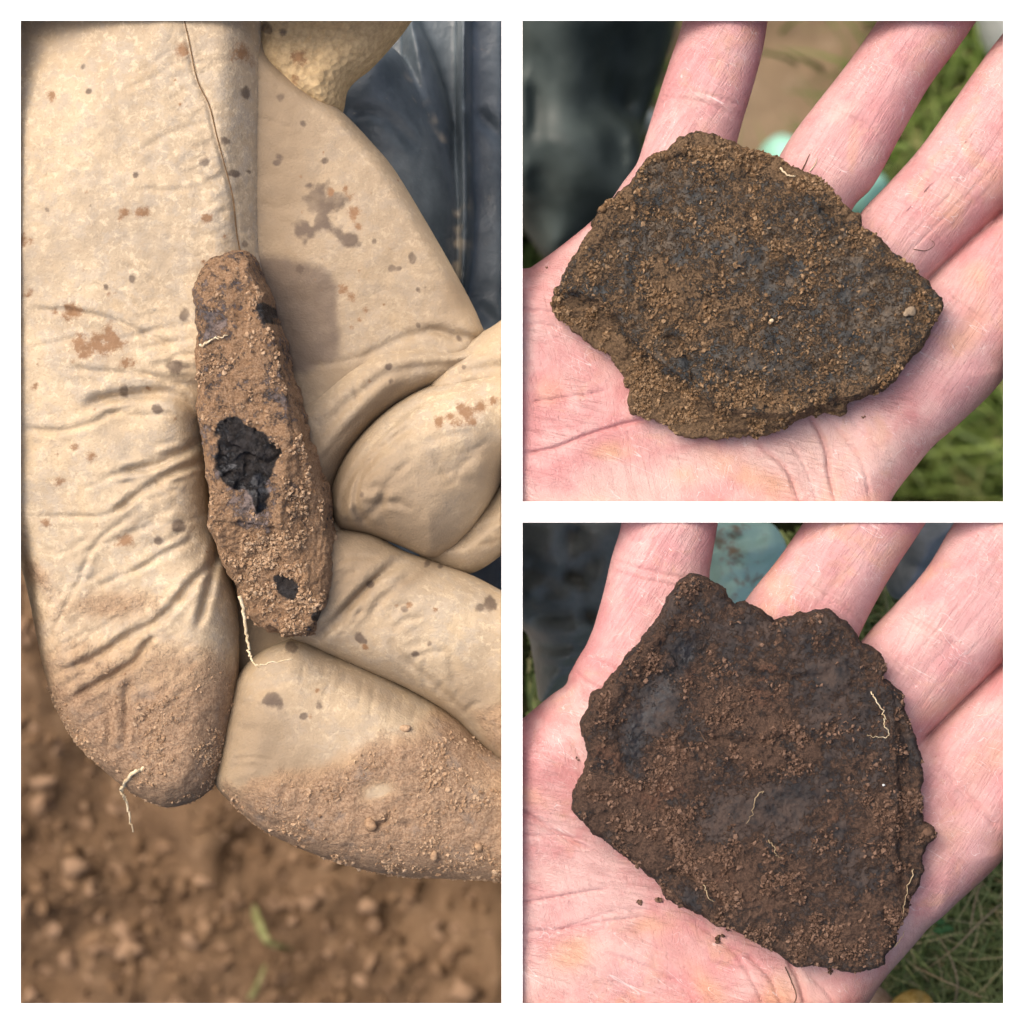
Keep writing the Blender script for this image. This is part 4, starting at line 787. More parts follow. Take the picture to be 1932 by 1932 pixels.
tsp2 = [(350, 103, 14), (456, 100, 18), (277, 407, 11), (240, 405, 9), (395, 417, 8), (50, 457, 12), (215, 640, 20), (190, 650, 22), (160, 660, 20), (220, 655, 18), (140, 592, 18), (245, 685, 14), (242, 1020, 15), (120, 908, 10), (180, 860, 10), (145, 845, 8), (110, 590, 8), (62, 555, 8), (92, 987, 8), (102, 185, 10), (70, 730, 7)] + [(float(a), float(b), float(c)) for a, b, c in zip(r.uniform(50, 470, 40), r.uniform(50, 1050, 40), r.uniform(2.5, 5, 40))]
r9 = np.random.default_rng(99)
seamx = np.array([(344, 20), (357, 80), (372, 150), (395, 200), (410, 260), (425, 315), (440, 375), (447, 440), (456, 485)], float)
for k in range(46):                                   # puckers along the seam
    t = r9.uniform(60, 470); x0 = np.interp(t, seamx[:, 1], seamx[:, 0]); sd = 1 if r9.random() < 0.4 else -1
    L = r9.uniform(14, 30) if sd > 0 else r9.uniform(25, 75); x0 += sd * 5
    thumb_cr.append(([(x0, t), (x0 + sd * L * 0.5, t - sd * L * 0.22 + r9.normal(0, 3)), (x0 + sd * L, t - sd * L * 0.38 + r9.normal(0, 5))], r9.uniform(0.15, 0.32), r9.uniform(0.35, 0.6)))
for k in range(26):                                   # creases fanning out from the grip
    y0 = r9.uniform(600, 1010); x0 = r9.uniform(330, 385); L = r9.uniform(50, 190); sl = (y0 - 760) / 420 * 0.9 + r9.normal(0, 0.18)
    thumb_cr.append(([(x0, y0), (x0 - L * 0.5, y0 + sl * L * 0.5 + r9.normal(0, 5)), (x0 - L, y0 + sl * L + r9.normal(0, 9))], r9.uniform(0.2, 0.5), r9.uniform(0.4, 0.75)))
for k in range(30):                                   # fine lines over the thumb
    y0 = r9.uniform(1000, 1340); x0 = r9.uniform(110, 400); L = r9.uniform(40, 120)
    thumb_cr.append(([(x0, y0), (x0 - L * 0.4, y0 + L * 0.3 + r9.normal(0, 5)), (x0 - L * 0.85, y0 + L * 0.52 + r9.normal(0, 8))], r9.uniform(0.15, 0.45), r9.uniform(0.4, 0.7)))
def thumb_soil(g, d2):
    x, y = g.X, g.Y; yt = 966 - y / S; xt = 966 + x / S
    lim = 1110 - 0.06 * xt + 150 * fbm(g.P3, 45, 4, 3)
    return np.clip((yt - lim) / 240, 0, 1) * (0.62 + 0.38 * np.clip((yt - 1290) / 120, 0, 1)) + 0.5 * g.blob(215, 1140, 95, -0.003, 30, 0.05) + 0.5 * g.blob(60, 1085, 40, -0.003, 25, -0.6) - 0.6 * g.blob(390, 1150, 45, -0.003, 50) - 0.35 * g.blob(440, 1220, 25, -0.003, 120)
tp, tv, tg = glove_piece('thumb', thumb, -0.0220, 0.0150, 0.0100, (-150, -150, 560, 1560), -0.040, 0.012, thumb_cr,
    bump=lambda g: 0.0025 * g.blob(230, 350, 240, 0, 420) - 0.006 * g.blob(40, 40, 150, 0, 120, 0.6) + 0.0016 * g.blob(335, 800, 70, 0, 42) + 0.0012 * g.blob(360, 900, 60, 0, 40, 0.6) + 0.001 * g.blob(180, 680, 130, 0, 30, -.1) - 0.003 * g.blob(345, 725, 50, 0, 18, -.3) + 0.0015 * g.blob(320, 1330, 70, 0, 130) - 0.0015 * g.blob(455, 350, 25, 0, 200),
    zfield=lambda g: -0.0022 * np.clip(((966 + g.X / S) - 400) / 95, 0, 1) ** 1.3 * np.clip((620 - (966 - g.Y / S)) / 150, 0, 1), soil=thumb_soil, dirt_shade=lambda g: 0.55 * g.blob(60, 40, 130, 0, 90) + 0.5 * g.blob(390, 700, 60, 0, 60) + 0.25 * g.blob(380, 880, 70, 0, 120) + 0.3 * g.blob(250, 1230, 200, 0, 70, .3), spots=tsp, spots2=tsp2, crumbn=4200, crs=(0.00010, 0.00050))
# seam: groove already pressed into the leather, brown thread lying in it
sp = crom([(344, 20), (357, 80), (372, 150), (395, 200), (410, 260), (425, 315), (440, 375), (447, 440), (456, 485)], 8, False)
tube('seam_thread', [P(a, b, zat(tv, a, b, -0.003) - 0.0001) for a, b in sp], 0.00015, M_THREAD, tp, 5, False)

palmp = [(430, -80), (500, 60), (520, 110), (560, 150), (600, 183), (648, 214), (700, 268), (745, 322), (800, 412), (852, 502), (888, 568), (908, 612), (914, 640), (880, 690), (760, 760), (640, 830), (560, 930), (400, 900), (380, 300)]
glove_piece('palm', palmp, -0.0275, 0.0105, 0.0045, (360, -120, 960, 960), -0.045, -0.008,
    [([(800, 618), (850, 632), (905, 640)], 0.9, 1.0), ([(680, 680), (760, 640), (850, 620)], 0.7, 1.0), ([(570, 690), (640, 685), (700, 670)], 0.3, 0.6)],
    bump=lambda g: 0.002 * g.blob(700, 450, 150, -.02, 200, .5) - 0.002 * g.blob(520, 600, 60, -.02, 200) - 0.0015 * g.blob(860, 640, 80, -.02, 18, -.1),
    dirt_shade=lambda g: 0.5 * g.blob(530, 300, 60, -.02, 300) + 0.45 * g.blob(860, 560, 30, -.02, 40) + 0.35 * g.blob(640, 720, 150, -.02, 40, -.3) + 0.52,
    dark_patch=lambda g: np.clip(-g.polysd(W2([(470, 470), (560, 480), (620, 500), (652, 540), (655, 600), (660, 650), (655, 690), (580, 720), (470, 730)], -.023)) / 0.0030 + 0.5 * fbm(g.P3, 160, 3, 2), 0, 1) * 0.8,  # darker brown patch with ragged edges on the palm panel
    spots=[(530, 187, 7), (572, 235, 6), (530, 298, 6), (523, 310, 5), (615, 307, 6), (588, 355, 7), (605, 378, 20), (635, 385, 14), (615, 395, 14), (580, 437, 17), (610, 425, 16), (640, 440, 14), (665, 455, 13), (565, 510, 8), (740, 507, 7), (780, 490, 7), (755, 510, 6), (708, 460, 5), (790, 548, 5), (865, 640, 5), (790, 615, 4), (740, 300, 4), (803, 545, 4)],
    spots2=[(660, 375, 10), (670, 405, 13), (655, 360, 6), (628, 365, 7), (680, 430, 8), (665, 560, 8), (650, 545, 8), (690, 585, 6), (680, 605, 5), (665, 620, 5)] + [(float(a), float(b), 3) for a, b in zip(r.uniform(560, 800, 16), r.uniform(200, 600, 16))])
cuff = [(495, -90), (860, -90), (775, 40), (740, 85), (700, 128), (672, 150), (655, 172), (644, 214), (600, 230), (500, 160), (470, 40)]
glove_piece('cuff', cuff, -0.0300, 0.0125, 0.0075, (440, -130, 900, 260), -0.048, -0.010, (), bump=lambda g: 0.0012 * fbm(g.P3, 240, 3, 4), dirt_shade=lambda g: 0.25 + 0 * g.X, spots=[(505, 55, 9), (535, 65, 9)], spots2=[(565, 115, 16), (558, 150, 9), (600, 60, 4), (520, 190, 8)], mat=M_SUEDE, res=0.00055)

def gather(x0, y0, x1, y1, n, L, ang, seed, dep=(0.25, 0.7)):
    q = np.random.default_rng(seed); out = []
    for k in range(n):
        t = (k + q.uniform(0.1, 0.9)) / n; x = x0 + (x1 - x0) * t; y = y0 + (y1 - y0) * t; a = ang + q.normal(0, 0.22); l = L * q.uniform(0.4, 1.1)
        out.append(([(x, y), (x + l * 0.5 * math.cos(a) + q.normal(0, 4), y + l * 0.5 * math.sin(a) + q.normal(0, 4)), (x + l * math.cos(a + 0.15), y + l * math.sin(a + 0.15))], q.uniform(*dep), q.uniform(0.4, 0.85)))
    return out
glove_piece('palm_base', [(395, 980), (640, 980), (640, 1235), (540, 1275), (470, 1330), (425, 1330), (410, 1150)], -0.0380, 0.0085, 0.006, (370, 950, 670, 1360), -0.050, -0.024, dirt_shade=lambda g: 0.8 + 0 * g.X)  # strong even darkening puts the gap's shade into the leather colour
fA = [(540, 790), (600, 738), (650, 695), (700, 662), (745, 648), (800, 646), (860, 654), (905, 640), (960, 640), (960, 720), (900, 700), (835, 722), (770, 748), (715, 790), (668, 845), (635, 905), (628, 960), (650, 1010), (560, 1010), (530, 900)]
glove_piece('finger', fA, -0.0255, 0.0115, 0.0065, (500, 600, 980, 1040), -0.042, -0.008, gather(580, 800, 700, 690, 7, 60, 0.9, 8, (0.2, 0.5)) + [([(640, 930), (660, 860), (710, 800), (760, 765)], 1.6, 1.0), ([(620, 800), (680, 745), (740, 705), (820, 690), (880, 690)], 1.0, 1.2), ([(600, 880), (640, 830), (690, 780)], 0.4, 0.8)],
    bump=lambda g: 0.0018 * g.blob(650, 820, 120, -.02, 28, .85), dirt_shade=lambda g: 0.6 * g.blob(690, 790, 110, -.02, 14, .85) + 0.3 * g.blob(600, 900, 70, -.02, 120) + 0.48, spots=[(736, 692, 7), (738, 720, 6)], spots2=[(700, 720, 4)])
kn = [(815, 720), (850, 680), (885, 643), (925, 618), (1000, 585), (1000, 760), (880, 760), (820, 745)]
glove_piece('knuckle', kn, -0.0240, 0.0105, 0.008, (790, 560, 1010, 790), -0.038, -0.008, [([(840, 720), (890, 700), (960, 690)], 0.8, 1.0)], dirt_shade=lambda g: 0.4 + 0 * g.X, spots=[(876, 693, 4)])
fB2 = [(790, 1040), (870, 985), (925, 930), (960, 870), (1010, 800), (1010, 1010), (955, 1042), (915, 1070), (880, 1083), (835, 1072)]
glove_piece('finger_fold', fB2, -0.0300, 0.0125, 0.010, (770, 780, 1020, 1110), -0.046, -0.014, [([(900, 1000), (930, 985), (960, 975)], 0.4, 0.6), ([(905, 1030), (940, 1020)], 0.4, 0.6)], dirt_shade=lambda g: 0.5 + 0 * g.X)
fB = [(640, 996), (622, 950), (636, 890), (668, 835), (720, 782), (780, 742), (842, 715), (905, 697), (1000, 684), (1000, 840), (955, 895), (922, 955), (878, 1015), (845, 1042), (812, 1053), (760, 1032), (700, 1010)]
glove_piece('finger', fB, -0.0250, 0.0190, 0.0150, (600, 650, 1010, 1080), -0.045, 0.002, gather(680, 1000, 690, 850, 9, 90, -0.55, 4) + gather(860, 900, 930, 820, 6, 60, 2.6, 5, (0.2, 0.4)) + [([(700, 1000), (672, 960), (680, 900), (720, 845), (780, 800)], 1.3, 1.0), ([(640, 985), (645, 930), (672, 880), (712, 830), (770, 775), (830, 745)], 1.0, 0.8), ([(740, 1010), (720, 960), (735, 910), (790, 860)], 0.6, 1.0), ([(760, 860), (820, 830), (900, 815)], 0.4, 0.9), ([(720, 860), (760, 820), (790, 800)], 0.4, 0.7), ([(820, 850), (850, 900), (900, 910)], 0.5, 1.2), ([(655, 1000), (650, 950), (665, 900), (690, 870)], 0.9, 0.9), ([(700, 985), (730, 930), (790, 890)], 0.3, 0.8), ([(860, 990), (900, 960), (925, 935)], 0.3, 0.8)],
    bump=lambda g: 0.0018 * g.blob(910, 880, 28, -.006, 22, .8) - 0.001 * g.blob(850, 880, 50, -.006, 25, .5), dirt_shade=lambda g: 0.6 * g.blob(680, 930, 60, -.01, 80) + 0.5 * g.blob(780, 1000, 130, -.01, 40, -.2) + 0.3 * g.blob(800, 920, 120, -.01, 60) + 0.5 * g.blob(930, 870, 40, -.006, 50) + 0.42 - 0.42 * g.blob(890, 760, 110, -.006, 45),
    spots=[(683, 935, 5)], spots2=[(880, 780, 14), (905, 770, 12), (865, 800, 12), (895, 800, 9), (830, 800, 10), (930, 755, 9), (870, 770, 8), (850, 785, 7)])
fC = [(560, 1020), (600, 1000), (640, 995), (700, 1006), (760, 1038), (822, 1060), (890, 1085), (946, 1114), (1010, 1150), (1010, 1490), (946, 1436), (900, 1396), (850, 1347), (770, 1300), (690, 1264), (590, 1220), (540, 1190), (530, 1080)]
glove_piece('finger', fC, -0.0250, 0.0160, 0.0110, (500, 960, 1020, 1500), -0.046, -0.003, gather(610, 1020, 640, 1190, 9, 90, -0.75, 1) + gather(700, 1090, 780, 1270, 10, 80, -0.5, 2, (0.2, 0.45)) + gather(800, 1300, 930, 1390, 7, 70, -1.1, 3, (0.2, 0.5)) + [([(770, 1045), (730, 1075), (700, 1100), (665, 1140), (620, 1185), (585, 1215)], 1.8, 1.2), ([(640, 1160), (680, 1120), (720, 1085)], 0.6, 0.7), ([(735, 1200), (760, 1240), (830, 1300), (880, 1350)], 0.7, 1.0), ([(700, 1170), (720, 1130), (780, 1080)], 0.5, 0.8), ([(850, 1230), (860, 1290), (880, 1330)], 0.5, 1.0), ([(640, 1200), (670, 1170), (690, 1130)], 0.5, 0.6), ([(820, 1105), (860, 1100), (910, 1120)], 0.3, 0.7)],
    bump=lambda g: 0.0022 * g.blob(840, 1180, 110, -.01, 80, -.5), soil=lambda g, d2: 0.62 * np.clip(-g.polysd(W2([(940, 1310), (870, 1330), (900, 1420), (1010, 1520), (1010, 1300)], -.01)) / 0.006, 0, 1), dirt_shade=lambda g: 0.6 * g.blob(650, 1080, 70, -.01, 90) + 0.4 * g.blob(780, 1090, 60, -.01, 14, .6) + 0.4 * g.blob(900, 1320, 80, -.01, 60) + 0.42 - 0.35 * g.blob(870, 1180, 90, -.01, 60),
    spots=[(678, 1203, 8), (700, 1103, 6), (810, 1213, 5), (785, 1232, 5), (925, 1140, 12), (905, 1145, 8), (805, 1067, 5), (830, 1070, 5), (765, 1148, 5), (690, 1210, 4)], spots2=[(775, 1140, 6), (820, 1150, 5), (690, 1220, 5), (750, 1140, 4)])
fD = [(432, 1330), (450, 1275), (480, 1238), (525, 1214), (570, 1205), (640, 1236), (720, 1272), (800, 1314), (862, 1352), (912, 1398), (1010, 1480), (1010, 1662), (940, 1660), (860, 1656), (740, 1648), (620, 1618), (510, 1570), (440, 1514), (405, 1470), (412, 1405)]
def soilD(g, d2):
    up = g.linesd(W2(crom([(420, 1480), (500, 1470), (600, 1440), (690, 1385), (760, 1350), (860, 1360), (960, 1440)], 6, False), -.004))[0]
    reg = g.polysd(W2(crom([(395, 1490), (450, 1480), (540, 1470), (620, 1430), (700, 1380), (790, 1350), (870, 1350), (1010, 1470), (1010, 1720), (400, 1720)], 6), -.004))
    return np.clip(-reg / 0.0085 + 0.15 + 0.6 * fbm(g.P3, 90, 4, 2), 0, 1) * (0.72 + 0.28 * np.clip((1 - g.blob(700, 1500, 60, -.003, 30, .5)), 0, 1)) - 0.75 * g.blob(715, 1495, 42, -.003, 20, .2) - 0.5 * g.blob(920, 1480, 70, -.003, 20)
oD, vD, gD = glove_piece('finger', fD, -0.0262, 0.0180, 0.0120, (380, 1180, 1020, 1700), -0.045, 0.002, gather(450, 1290, 430, 1460, 9, 80, -0.35, 6, (0.2, 0.5)) + gather(560, 1230, 800, 1340, 9, 55, 1.5, 7, (0.15, 0.4)) + [([(455, 1340), (500, 1300), (560, 1280)], 0.3, 0.7), ([(700, 1560), (730, 1545), (735, 1530)], 1.2, 0.7), ([(420, 1480), (470, 1530), (540, 1570)], 0.6, 0.8)],
    bump=lambda g: 0.0025 * g.blob(760, 1480, 200, -.003, 90, -.3), soil=soilD, dirt_shade=lambda g: 0.55 * g.blob(480, 1390, 90, -.005, 90) + 0.35 * g.blob(700, 1310, 120, -.005, 14, -.5) + 0.5 * g.blob(560, 1470, 150, -.005, 40) + 0.34, spots=[(515, 1320, 14), (602, 1325, 7), (575, 1348, 6), (545, 1220, 8), (555, 1225, 6)], spots2=[(600, 1300, 5), (590, 1350, 5), (760, 1290, 6)], crumbn=6000, crs=(0.00010, 0.0006))
for i, (dx, dy, sz) in enumerate([(700, 1555, 18), (820, 1615, 16), (765, 1375, 12), (903, 1600, 14), (800, 1610, 8), (655, 1470, 6), (870, 1530, 9), (845, 1490, 8)]):
    o = crumbs('soil_lump', np.array([P(dx, dy, zat(vD, dx, dy, -.004))]), sz * S * 0.8, M_CRUMB_TAN, oD, 300 + i); mm = o.modifiers.new('s', 'SUBSURF'); mm.levels = 1; mm.render_levels = 1

# ------------------------------------------------------------------ the long rusty stone in the glove
out2 = [(392, 506), (405, 492), (425, 488), (440, 480), (462, 478), (482, 484), (492, 502), (498, 525), (508, 548), (516, 572), (526, 602), (532, 625), (541, 648), (542, 672), (552, 705), (562, 730), (570, 765), (580, 795), (586, 825), (598, 855), (606, 880), (616, 915), (624, 945), (626, 975), (630, 1005), (634, 1040), (634, 1075), (630, 1110), (622, 1140), (612, 1168), (600, 1190), (585, 1198), (562, 1196), (545, 1200), (520, 1190), (500, 1188), (480, 1176), (468, 1155), (455, 1130), (446, 1105), (432, 1085), (420, 1052), (410, 1020), (398, 990), (400, 965), (402, 935), (396, 905), (392, 870), (386, 835), (382, 800), (378, 765), (380, 730), (378, 700), (374, 670), (376, 640), (370, 612), (372, 585), (372, 555), (380, 530)]
def rel2(g, d2):
    rd = g.polysd(W2(crom([(480, 470), (498, 540), (515, 590), (530, 650), (537, 720), (540, 800), (542, 860), (534, 930), (530, 990), (540, 1050), (556, 1110), (575, 1230), (800, 1230), (800, 470)], 6), 0)) + 0.0009 * fbm(g.P3, 140, 3, 85)
    en = g.polysd(W2([(300, 975), (398, 985), (455, 982), (530, 998), (600, 1050), (700, 1090), (700, 1300), (300, 1300)], 0)) + 0.0008 * fbm(g.P3, 160, 3, 86)
    tp = g.polysd(W2([(300, 560), (375, 545), (440, 530), (500, 555), (560, 540), (560, 400), (300, 400)], 0)) + 0.0008 * fbm(g.P3, 160, 3, 87)
    lf = g.polysd(W2([(300, 500), (388, 500), (388, 620), (392, 760), (404, 900), (410, 1000), (300, 1000)], 0)) + 0.0006 * fbm(g.P3, 200, 3, 88)
    low = np.minimum.reduce([0 * rd, np.minimum(rd, 0) * 0.95, np.minimum(en, 0) * 0.50 - 0.0008 * (en < 0), np.minimum(tp, 0) * 0.45, np.minimum(lf, 0) * 0.9])
    b = low + 0.0006 * fbm(g.P3, 85, 4, 81) + 0.0007 * fbm(g.P3, 300, 4, 83, 0.65) * (1 + 0.9 * np.clip(-en / 0.002, 0, 1))
    b += 0.0006 * fbm(np.stack([g.X * 5 - g.Y * 0.8, g.Y * 0.7, g.X * 0], -1), 240, 3, 84) * np.clip(-rd / 0.001, 0, 1)
    pit = g.polysd(W2(crom([(412, 800), (440, 792), (470, 798), (500, 822), (530, 850), (528, 880), (512, 905), (508, 950), (498, 972), (480, 968), (470, 925), (440, 918), (418, 900), (412, 860)], 5), 0)) + 0.0020 * fbm(g.P3, 330, 4, 6, 0.6)
    rr = np.random.default_rng(17); best = np.full(g.X.shape, 1e9); hf = np.zeros_like(g.X)
    for k in range(34):                                # conchoidal little facets inside the chip
        x, y, _ = P(rr.uniform(405, 535), rr.uniform(790, 980), 0); tx, ty = rr.normal(0, 0.32, 2); h0 = rr.normal(0, 0.0003)
        dd = (g.X - x) ** 2 + (g.Y - y) ** 2; mk = dd < best; best[mk] = dd[mk]; hf[mk] = (h0 + tx * (g.X - x) + ty * (g.Y - y))[mk]
    inn = np.clip(-pit / 0.0007, 0, 1)
    b = b - 0.0004 * inn + hf * inn
    b += g.creases([([(540, 720), (552, 780), (562, 850), (576, 930), (582, 1000)], 0.7, 0.6), ([(560, 760), (580, 850), (600, 940)], 0.5, 0.6), ([(470, 1000), (510, 1030), (540, 1070)], 0.8, 1.0), ([(395, 1010), (430, 1040), (470, 1060)], 0.6, 0.8)], 0)
    return b
def dark2(g):
    d = np.zeros_like(g.X); n = 0.0022 * fbm(g.P3, 330, 4, 6, 0.6)
    for pts in ([(412, 800), (440, 792), (470, 798), (500, 822), (530, 850), (528, 880), (512, 905), (508, 950), (498, 972), (480, 968), (470, 925), (440, 918), (418, 900), (412, 860)], [(520, 1090), (545, 1085), (560, 1105), (550, 1130), (525, 1125)], [(490, 580), (512, 575), (518, 605), (495, 610)], [(592, 1156), (606, 1152), (608, 1166), (594, 1168)]):
        p = g.polysd(W2(crom(pts, 5), 0)) + n; d = np.maximum(d, np.clip(0.5 - p / 0.0012, 0, 1))
    return np.clip(d, 0, 1)
def soil2f(g, d2):
    low = g.polysd(W2([(380, 985), (455, 985), (520, 1000), (640, 1000), (640, 1260), (380, 1260)], 0))
    return 0.62 + 0.5 * fbm(g.P3, 90, 4, 91) + 0.3 * np.clip(-low / 0.002, 0, 1) - 0.4 * g.blob(420, 600, 50, 0, 40) - 0.3 * g.blob(470, 940, 40, 0, 30) + 0.2 * g.blob(590, 900, 30, 0, 200, .15)
st2, g2_, v2, N2 = stone('long_stone', 'long rusty soil-caked stone with a black chipped patch, gripped in the glove', out2, M_STONE_C, M_CRUMB_TAN, (330, 440, 680, 1240), -0.0150, 0.0175, 0.0022, rel2, soil2f, 7000, (0.00007, 0.00055), None, 53, darkf=dark2, res=0.00036, hb=0.010, z0=-0.028, z1=0.012)
rooton([(380, 655), (392, 645), (405, 640), (418, 636), (430, 632)], v2, 0.00032, M_ROOT, st2, 21, 0.0003, 0.0003)
o = tube('rootlet', rootpath([(452, 1125), (460, 1160), (466, 1200), (470, 1230), (478, 1248), (487, 1257), (510, 1250), (552, 1244)], [-0.001, -0.002, -0.003, -0.003, -0.002, -0.001, -0.001, -0.0015], 0.00018, 31, 7), 0.00045, M_ROOT, st2, 6, True)
o = tube('rootlet', rootpath([(272, 1448), (250, 1460), (233, 1480), (230, 1495), (238, 1512), (244, 1535), (247, 1555), (252, 1570)], [zat(tv, 272, 1448, -.008) - 0.0005, zat(tv, 250, 1460, -.01) + .0008, -0.012, -0.014, -0.015, -0.016, -0.017, -0.018], 0.00018, 32, 7), 0.00055, M_ROOT, None, 6, True)
tag(o, 'pale rootlet hanging from the muddy tip of the glove thumb', 'rootlet')

# ------------------------------------------------------------------ clothing behind the hands
def garment(name, label, cat, mat, box, z0, z1, pieces, res, clip, zref, creases=(), mud=None, rough=0.0016, cz=None):
    g = Grid(box, z0, z1, res, zref, clip); cr = g.creases(list(creases), zref) + rough * fbm(g.P3, 22 if res > 0.0015 else 40, 3, 3)
    for pts, zc, h, w in pieces: g.add(g.polysd(W2(crom(pts, 6), zc)), zc, h, w, bump=cr, k=0.0015)
    v, q = g.mesh(2 if res < 0.002 else 8); m = np.clip(g.sample(mud(g), v), 0, 1) if mud else np.zeros(len(v))
    return tag(build(name, v, q, mat, None, {'mud': m}), label, cat)
def mud1(g):
    d, t = g.linesd(W2(crom([(755, 105), (800, 180), (838, 270), (858, 360), (862, 440), (855, 520)], 6, False), -.06)); n = fbm(g.P3, 260, 3, 4)
    d2, _ = g.linesd(W2(crom([(884, 30), (884, 300), (888, 420), (880, 520)], 6, False), -.06))
    return (0.75 * np.exp(-(d / 0.0022) ** 2) + 0.5 * np.exp(-(d2 / 0.0012) ** 2)) * (0.55 + 1.6 * n) + 0.9 * g.blob(845, 480, 18, -.06, 40) * (n > 0.05)
garment('rain_trousers', 'dark blue waterproof trousers with muddy folded edge behind the glove', 'trousers', M_NAVY, (560, -120, 1040, 1240), -0.120, -0.050,
    [([(540, -140), (900, -140), (1040, -140), (1040, 1240), (860, 1240), (760, 1100), (640, 800), (560, 400)], -0.100, 0.013, 0.010),
     ([(560, 150), (640, 120), (735, 90), (790, 165), (835, 260), (860, 370), (862, 450), (855, 530), (800, 640), (620, 600)], -0.080, 0.022, 0.016),
     ([(760, 20), (800, 60), (840, 170), (866, 300), (874, 430), (868, 540), (820, 640), (780, 400)], -0.088, 0.017, 0.008),
     ([(866, -100), (888, -100), (890, 200), (894, 420), (884, 540), (864, 560), (862, 300)], -0.086, 0.014, 0.0028)], 0.0008, clipL, -0.066,
    [([(660, 230), (700, 220), (745, 240), (790, 290)], 1.2, 1.6), ([(700, 300), (720, 380), (760, 420)], 1.0, 2.0), ([(895, 180), (930, 220), (960, 250)], 1.4, 1.6), ([(895, 560), (940, 600), (980, 620)], 1.0, 1.6)], mud1)
garment('waterproof_trousers', 'blurred dark green waterproof trouser leg left of the upper hand', 'trousers', M_OLIVE, (900, -140, 1330, 560), -0.66, -0.34,
    [([(900, -140), (1300, -140), (1278, 40), (1262, 100), (1235, 190), (1210, 260), (1215, 330), (1190, 420), (1060, 490), (1025, 492), (986, 430), (900, 400)], -0.50, 0.085, 0.075)], 0.004, (0.0012, 0.0012, 1, 1), -0.45,
    [([(986, 150), (1060, 130), (1150, 80)], 22, 14), ([(986, 230), (1080, 220), (1200, 150)], 26, 12), ([(990, 330), (1080, 310), (1200, 280)], 24, 12), ([(990, 400), (1080, 400), (1180, 390)], 22, 12), ([(1180, 40), (1195, 120), (1190, 200)], 22, 10)], rough=0.002)
garment('trouser_leg', 'grey-green waterproof trouser leg with creased folds left of the lower index finger', 'trousers', M_GREYCLOTH, (930, 940, 1240, 1360), -0.185, -0.085,
    [([(930, 900), (1260, 900), (1230, 1100), (1170, 1200), (1120, 1270), (1060, 1300), (1020, 1325), (1012, 1290), (1005, 1240), (990, 1190), (930, 1160)], -0.140, 0.034, 0.022)], 0.0009, clip3, -0.11,
    [([(986, 1070), (1050, 1090), (1110, 1080)], 3.5, 3.0), ([(990, 1165), (1050, 1160), (1130, 1160)], 4.0, 2.4), ([(1000, 1220), (1060, 1222), (1120, 1215)], 3.6, 2.0), ([(1005, 1258), (1060, 1262), (1110, 1250)], 2.8, 1.6), ([(1085, 990), (1075, 1050), (1080, 1110)], 4.0, 3.0), ([(1010, 1130), (1050, 1120), (1110, 1135)], 2.0, 2.5), ([(1120, 1040), (1100, 1110), (1120, 1190)], 3.0, 2.5)], rough=0.0025)

# ------------------------------------------------------------------ things lying on the ground
def blobthing(name, label, cat, mat, pts, zc, h, w, res, creases=(), rough=0.003, freq=40, box=None, clip=None):
    a = np.array(pts); bx = box or (a[:, 0].min() - 20, a[:, 1].min() - 20, a[:, 0].max() + 20, a[:, 1].max() + 20)
    g = Grid(bx, zc - h * 1.3, zc + h * 1.6 + rough, res, zc, clip); b = rough * fbm(g.P3, freq, 4, 7) + g.creases(list(creases), zc); g.add(g.polysd(W2(crom(pts, 6), zc)), zc, h, w, bump=b); v, q = g.mesh(1)
    return tag(build(name, v, q, mat, None, {'mud': np.zeros(len(v))}), label, cat)
blobthing('mint_bag', 'mint-green muddy plastic bag on the lawn between index and middle finger', 'bag', M_MINT, [(1320, 960), (1400, 975), (1450, 985), (1475, 1010), (1482, 1040), (1455, 1085), (1430, 1130), (1400, 1180), (1330, 1180), (1300, 1080)], G3 + 0.075, 0.013, 0.009, 0.0008, [([(1360, 1010), (1410, 1020), (1450, 1000)], 1.5, 1.5), ([(1370, 1060), (1420, 1070), (1460, 1060)], 1.5, 2), ([(1350, 1100), (1400, 1090), (1430, 1110)], 1.4, 1.6)], rough=0.006, freq=75, clip=clip3)
blobthing('mint_bag', 'mint-green bag far below the ochre stone, blurred between the fingers', 'bag', M_MINT2, [(1440, 270), (1500, 262), (1580, 300), (1660, 330), (1665, 380), (1620, 430), (1520, 420), (1430, 350)], G2 + 0.06, 0.05, 0.03, 0.004, rough=0.01, freq=20)
blobthing('grey_boot', 'grey rubber boot toe on the lawn between middle and ring finger', 'boot', M_GREY, [(1690, 980), (1790, 970), (1800, 1010), (1760, 1080), (1720, 1120), (1690, 1130), (1672, 1100), (1680, 1040)], G3 + 0.05, 0.02, 0.012, 0.0008, [([(1690, 1060), (1730, 1070), (1770, 1050)], 1.5, 1.5)], clip=clip3)
blobthing('grey_boot', 'pale grey boot toe in the blurred top right corner of the upper picture', 'boot', M_PALEGREY, [(1845, -40), (2000, -60), (2000, 160), (1900, 130), (1855, 60)], G2 + 0.07, 0.06, 0.03, 0.005, rough=0.006, freq=15)
blobthing('pale_stone', 'pale grey stone blurred beside the dark trouser leg and upper index finger', 'stone', M_PALEGREY, [(1180, 215), (1205, 200), (1230, 205), (1240, 235), (1215, 255), (1190, 245)], -0.93, 0.03, 0.025, 0.004, rough=0.006, freq=20)
gl = empty('spare_glove', P(1700, 1890, G3), 'yellow-tan leather glove lying in the grass at the bottom right', 'glove')
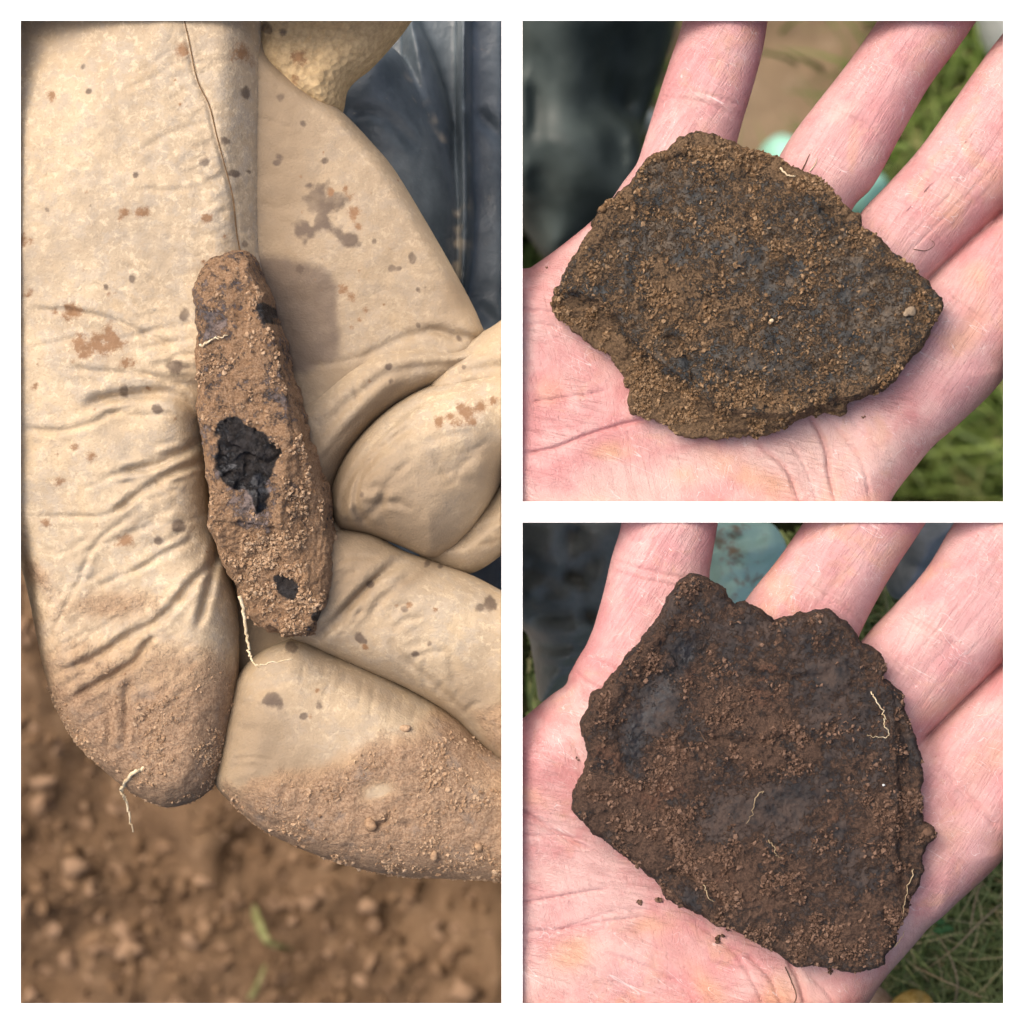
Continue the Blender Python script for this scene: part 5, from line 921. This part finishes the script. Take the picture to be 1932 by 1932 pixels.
for pts, zc, h, w, m, nm in (([(1650, 1990), (1660, 1930), (1690, 1885), (1725, 1868), (1755, 1880), (1768, 1920), (1770, 1990)], G3 + 0.050, 0.010, 0.0075, M_YGLOVE, 'finger'), ([(1560, 1990), (1600, 1890), (1625, 1850), (1660, 1860), (1690, 1900), (1700, 1990)], G3 + 0.040, 0.007, 0.006, M_BRICK, 'cuff')):
    o = blobthing(nm, '', '', m, pts, zc, h, w, 0.0007, [([(1740, 1870), (1735, 1900), (1745, 1940)], 2.5, 1.2)], 0.0012, 60, clip=clip3); o.parent = gl; o.matrix_parent_inverse = gl.matrix_world.inverted()

# shoot, straws and clover
def blade(name, ptsD, zs, wid, mat, label, cat, n=8, group=None):
    p = rootpath(ptsD, zs, 0.0, 1, n); o = tube(name, p, wid, mat, None, 6, True, 0.25); return tag(o, label, cat, group)
zs1 = float(G1 + 0.03)
blade('green_shoot', [(478, 1715), (490, 1745), (505, 1775), (530, 1786), (552, 1790)], [zs1 - .03, zs1, zs1 + .005, zs1, zs1 - .01], 0.0032, M_SHOOT, 'green grass shoot sprouting from the bare soil below the glove', 'shoot')
blade('straw', [(470, 1890), (490, 1850), (500, 1820)], [zs1 - .025, zs1 - .01, zs1 - .012], 0.002, M_SHOOT, 'short green stalk near the bottom of the bare soil', 'shoot')
blade('straw', [(245, 1890), (250, 1840), (242, 1790)], [zs1 - .025, zs1 - .012, zs1 - .012], 0.0028, M_CLOD, 'upright tan straw on the soil near the bottom left', 'straw')
zg = G3 + 0.036
for i, (p, lab) in enumerate([([(1895, 1700), (1850, 1740), (1800, 1790), (1745, 1830)], 'long diagonal straw crossing the lawn by the palm edge'), ([(1800, 1900), (1806, 1850), (1790, 1800), (1765, 1760)], 'upright dry straw in the lawn, nearest the bottom edge'), ([(1700, 1760), (1760, 1715), (1830, 1665)], 'dry straw lying parallel to the edge of the palm'), ([(1720, 1820), (1780, 1850), (1850, 1880)], 'dry straw beside the yellow glove fingertip'), ([(1860, 1640), (1840, 1700), (1830, 1760)], 'thin dry straw in the lawn near the right edge')]):
    blade('straw', p, [zg - .012, zg + .004, zg + 0.008, zg - .004][:max(3, len(p))], 0.00042, M_ROOT2, lab, 'straw', 8, 'straws in the lawn')
for i, (dx, dy, lab) in enumerate([(1775, 1740, 'small rounded clover leaf in the lawn, upper one of three'), (1788, 1752, 'small rounded clover leaf in the lawn, lower one of three'), (1772, 1756, 'small rounded clover leaf in the lawn, left one of three')]):
    vv = []; x, y, _ = P(dx, dy, zg); n = 14; rr = 0.0011
    for k in range(n): t = 2 * math.pi * k / n; vv.append((x + rr * math.cos(t) * (1.2 + 0.3 * i), y + rr * math.sin(t), zg + 0.0006 * math.cos(2 * t)))
    vv.append((x, y, zg - 0.0003)); b0 = len(vv); vv += [(a, b, c - 0.0003) for a, b, c in vv]
    F = [(k, (k + 1) % n, n) for k in range(n)] + [(b0 + (k + 1) % n, b0 + k, b0 + n) for k in range(n)] + [f for k in range(n) for f in ((k, b0 + k, b0 + (k + 1) % n), (k, b0 + (k + 1) % n, (k + 1) % n))]
    tag(build('clover_leaf', np.array(vv), np.array(F), M_CLOVER), lab, 'leaf', 'clover leaves in the lawn')
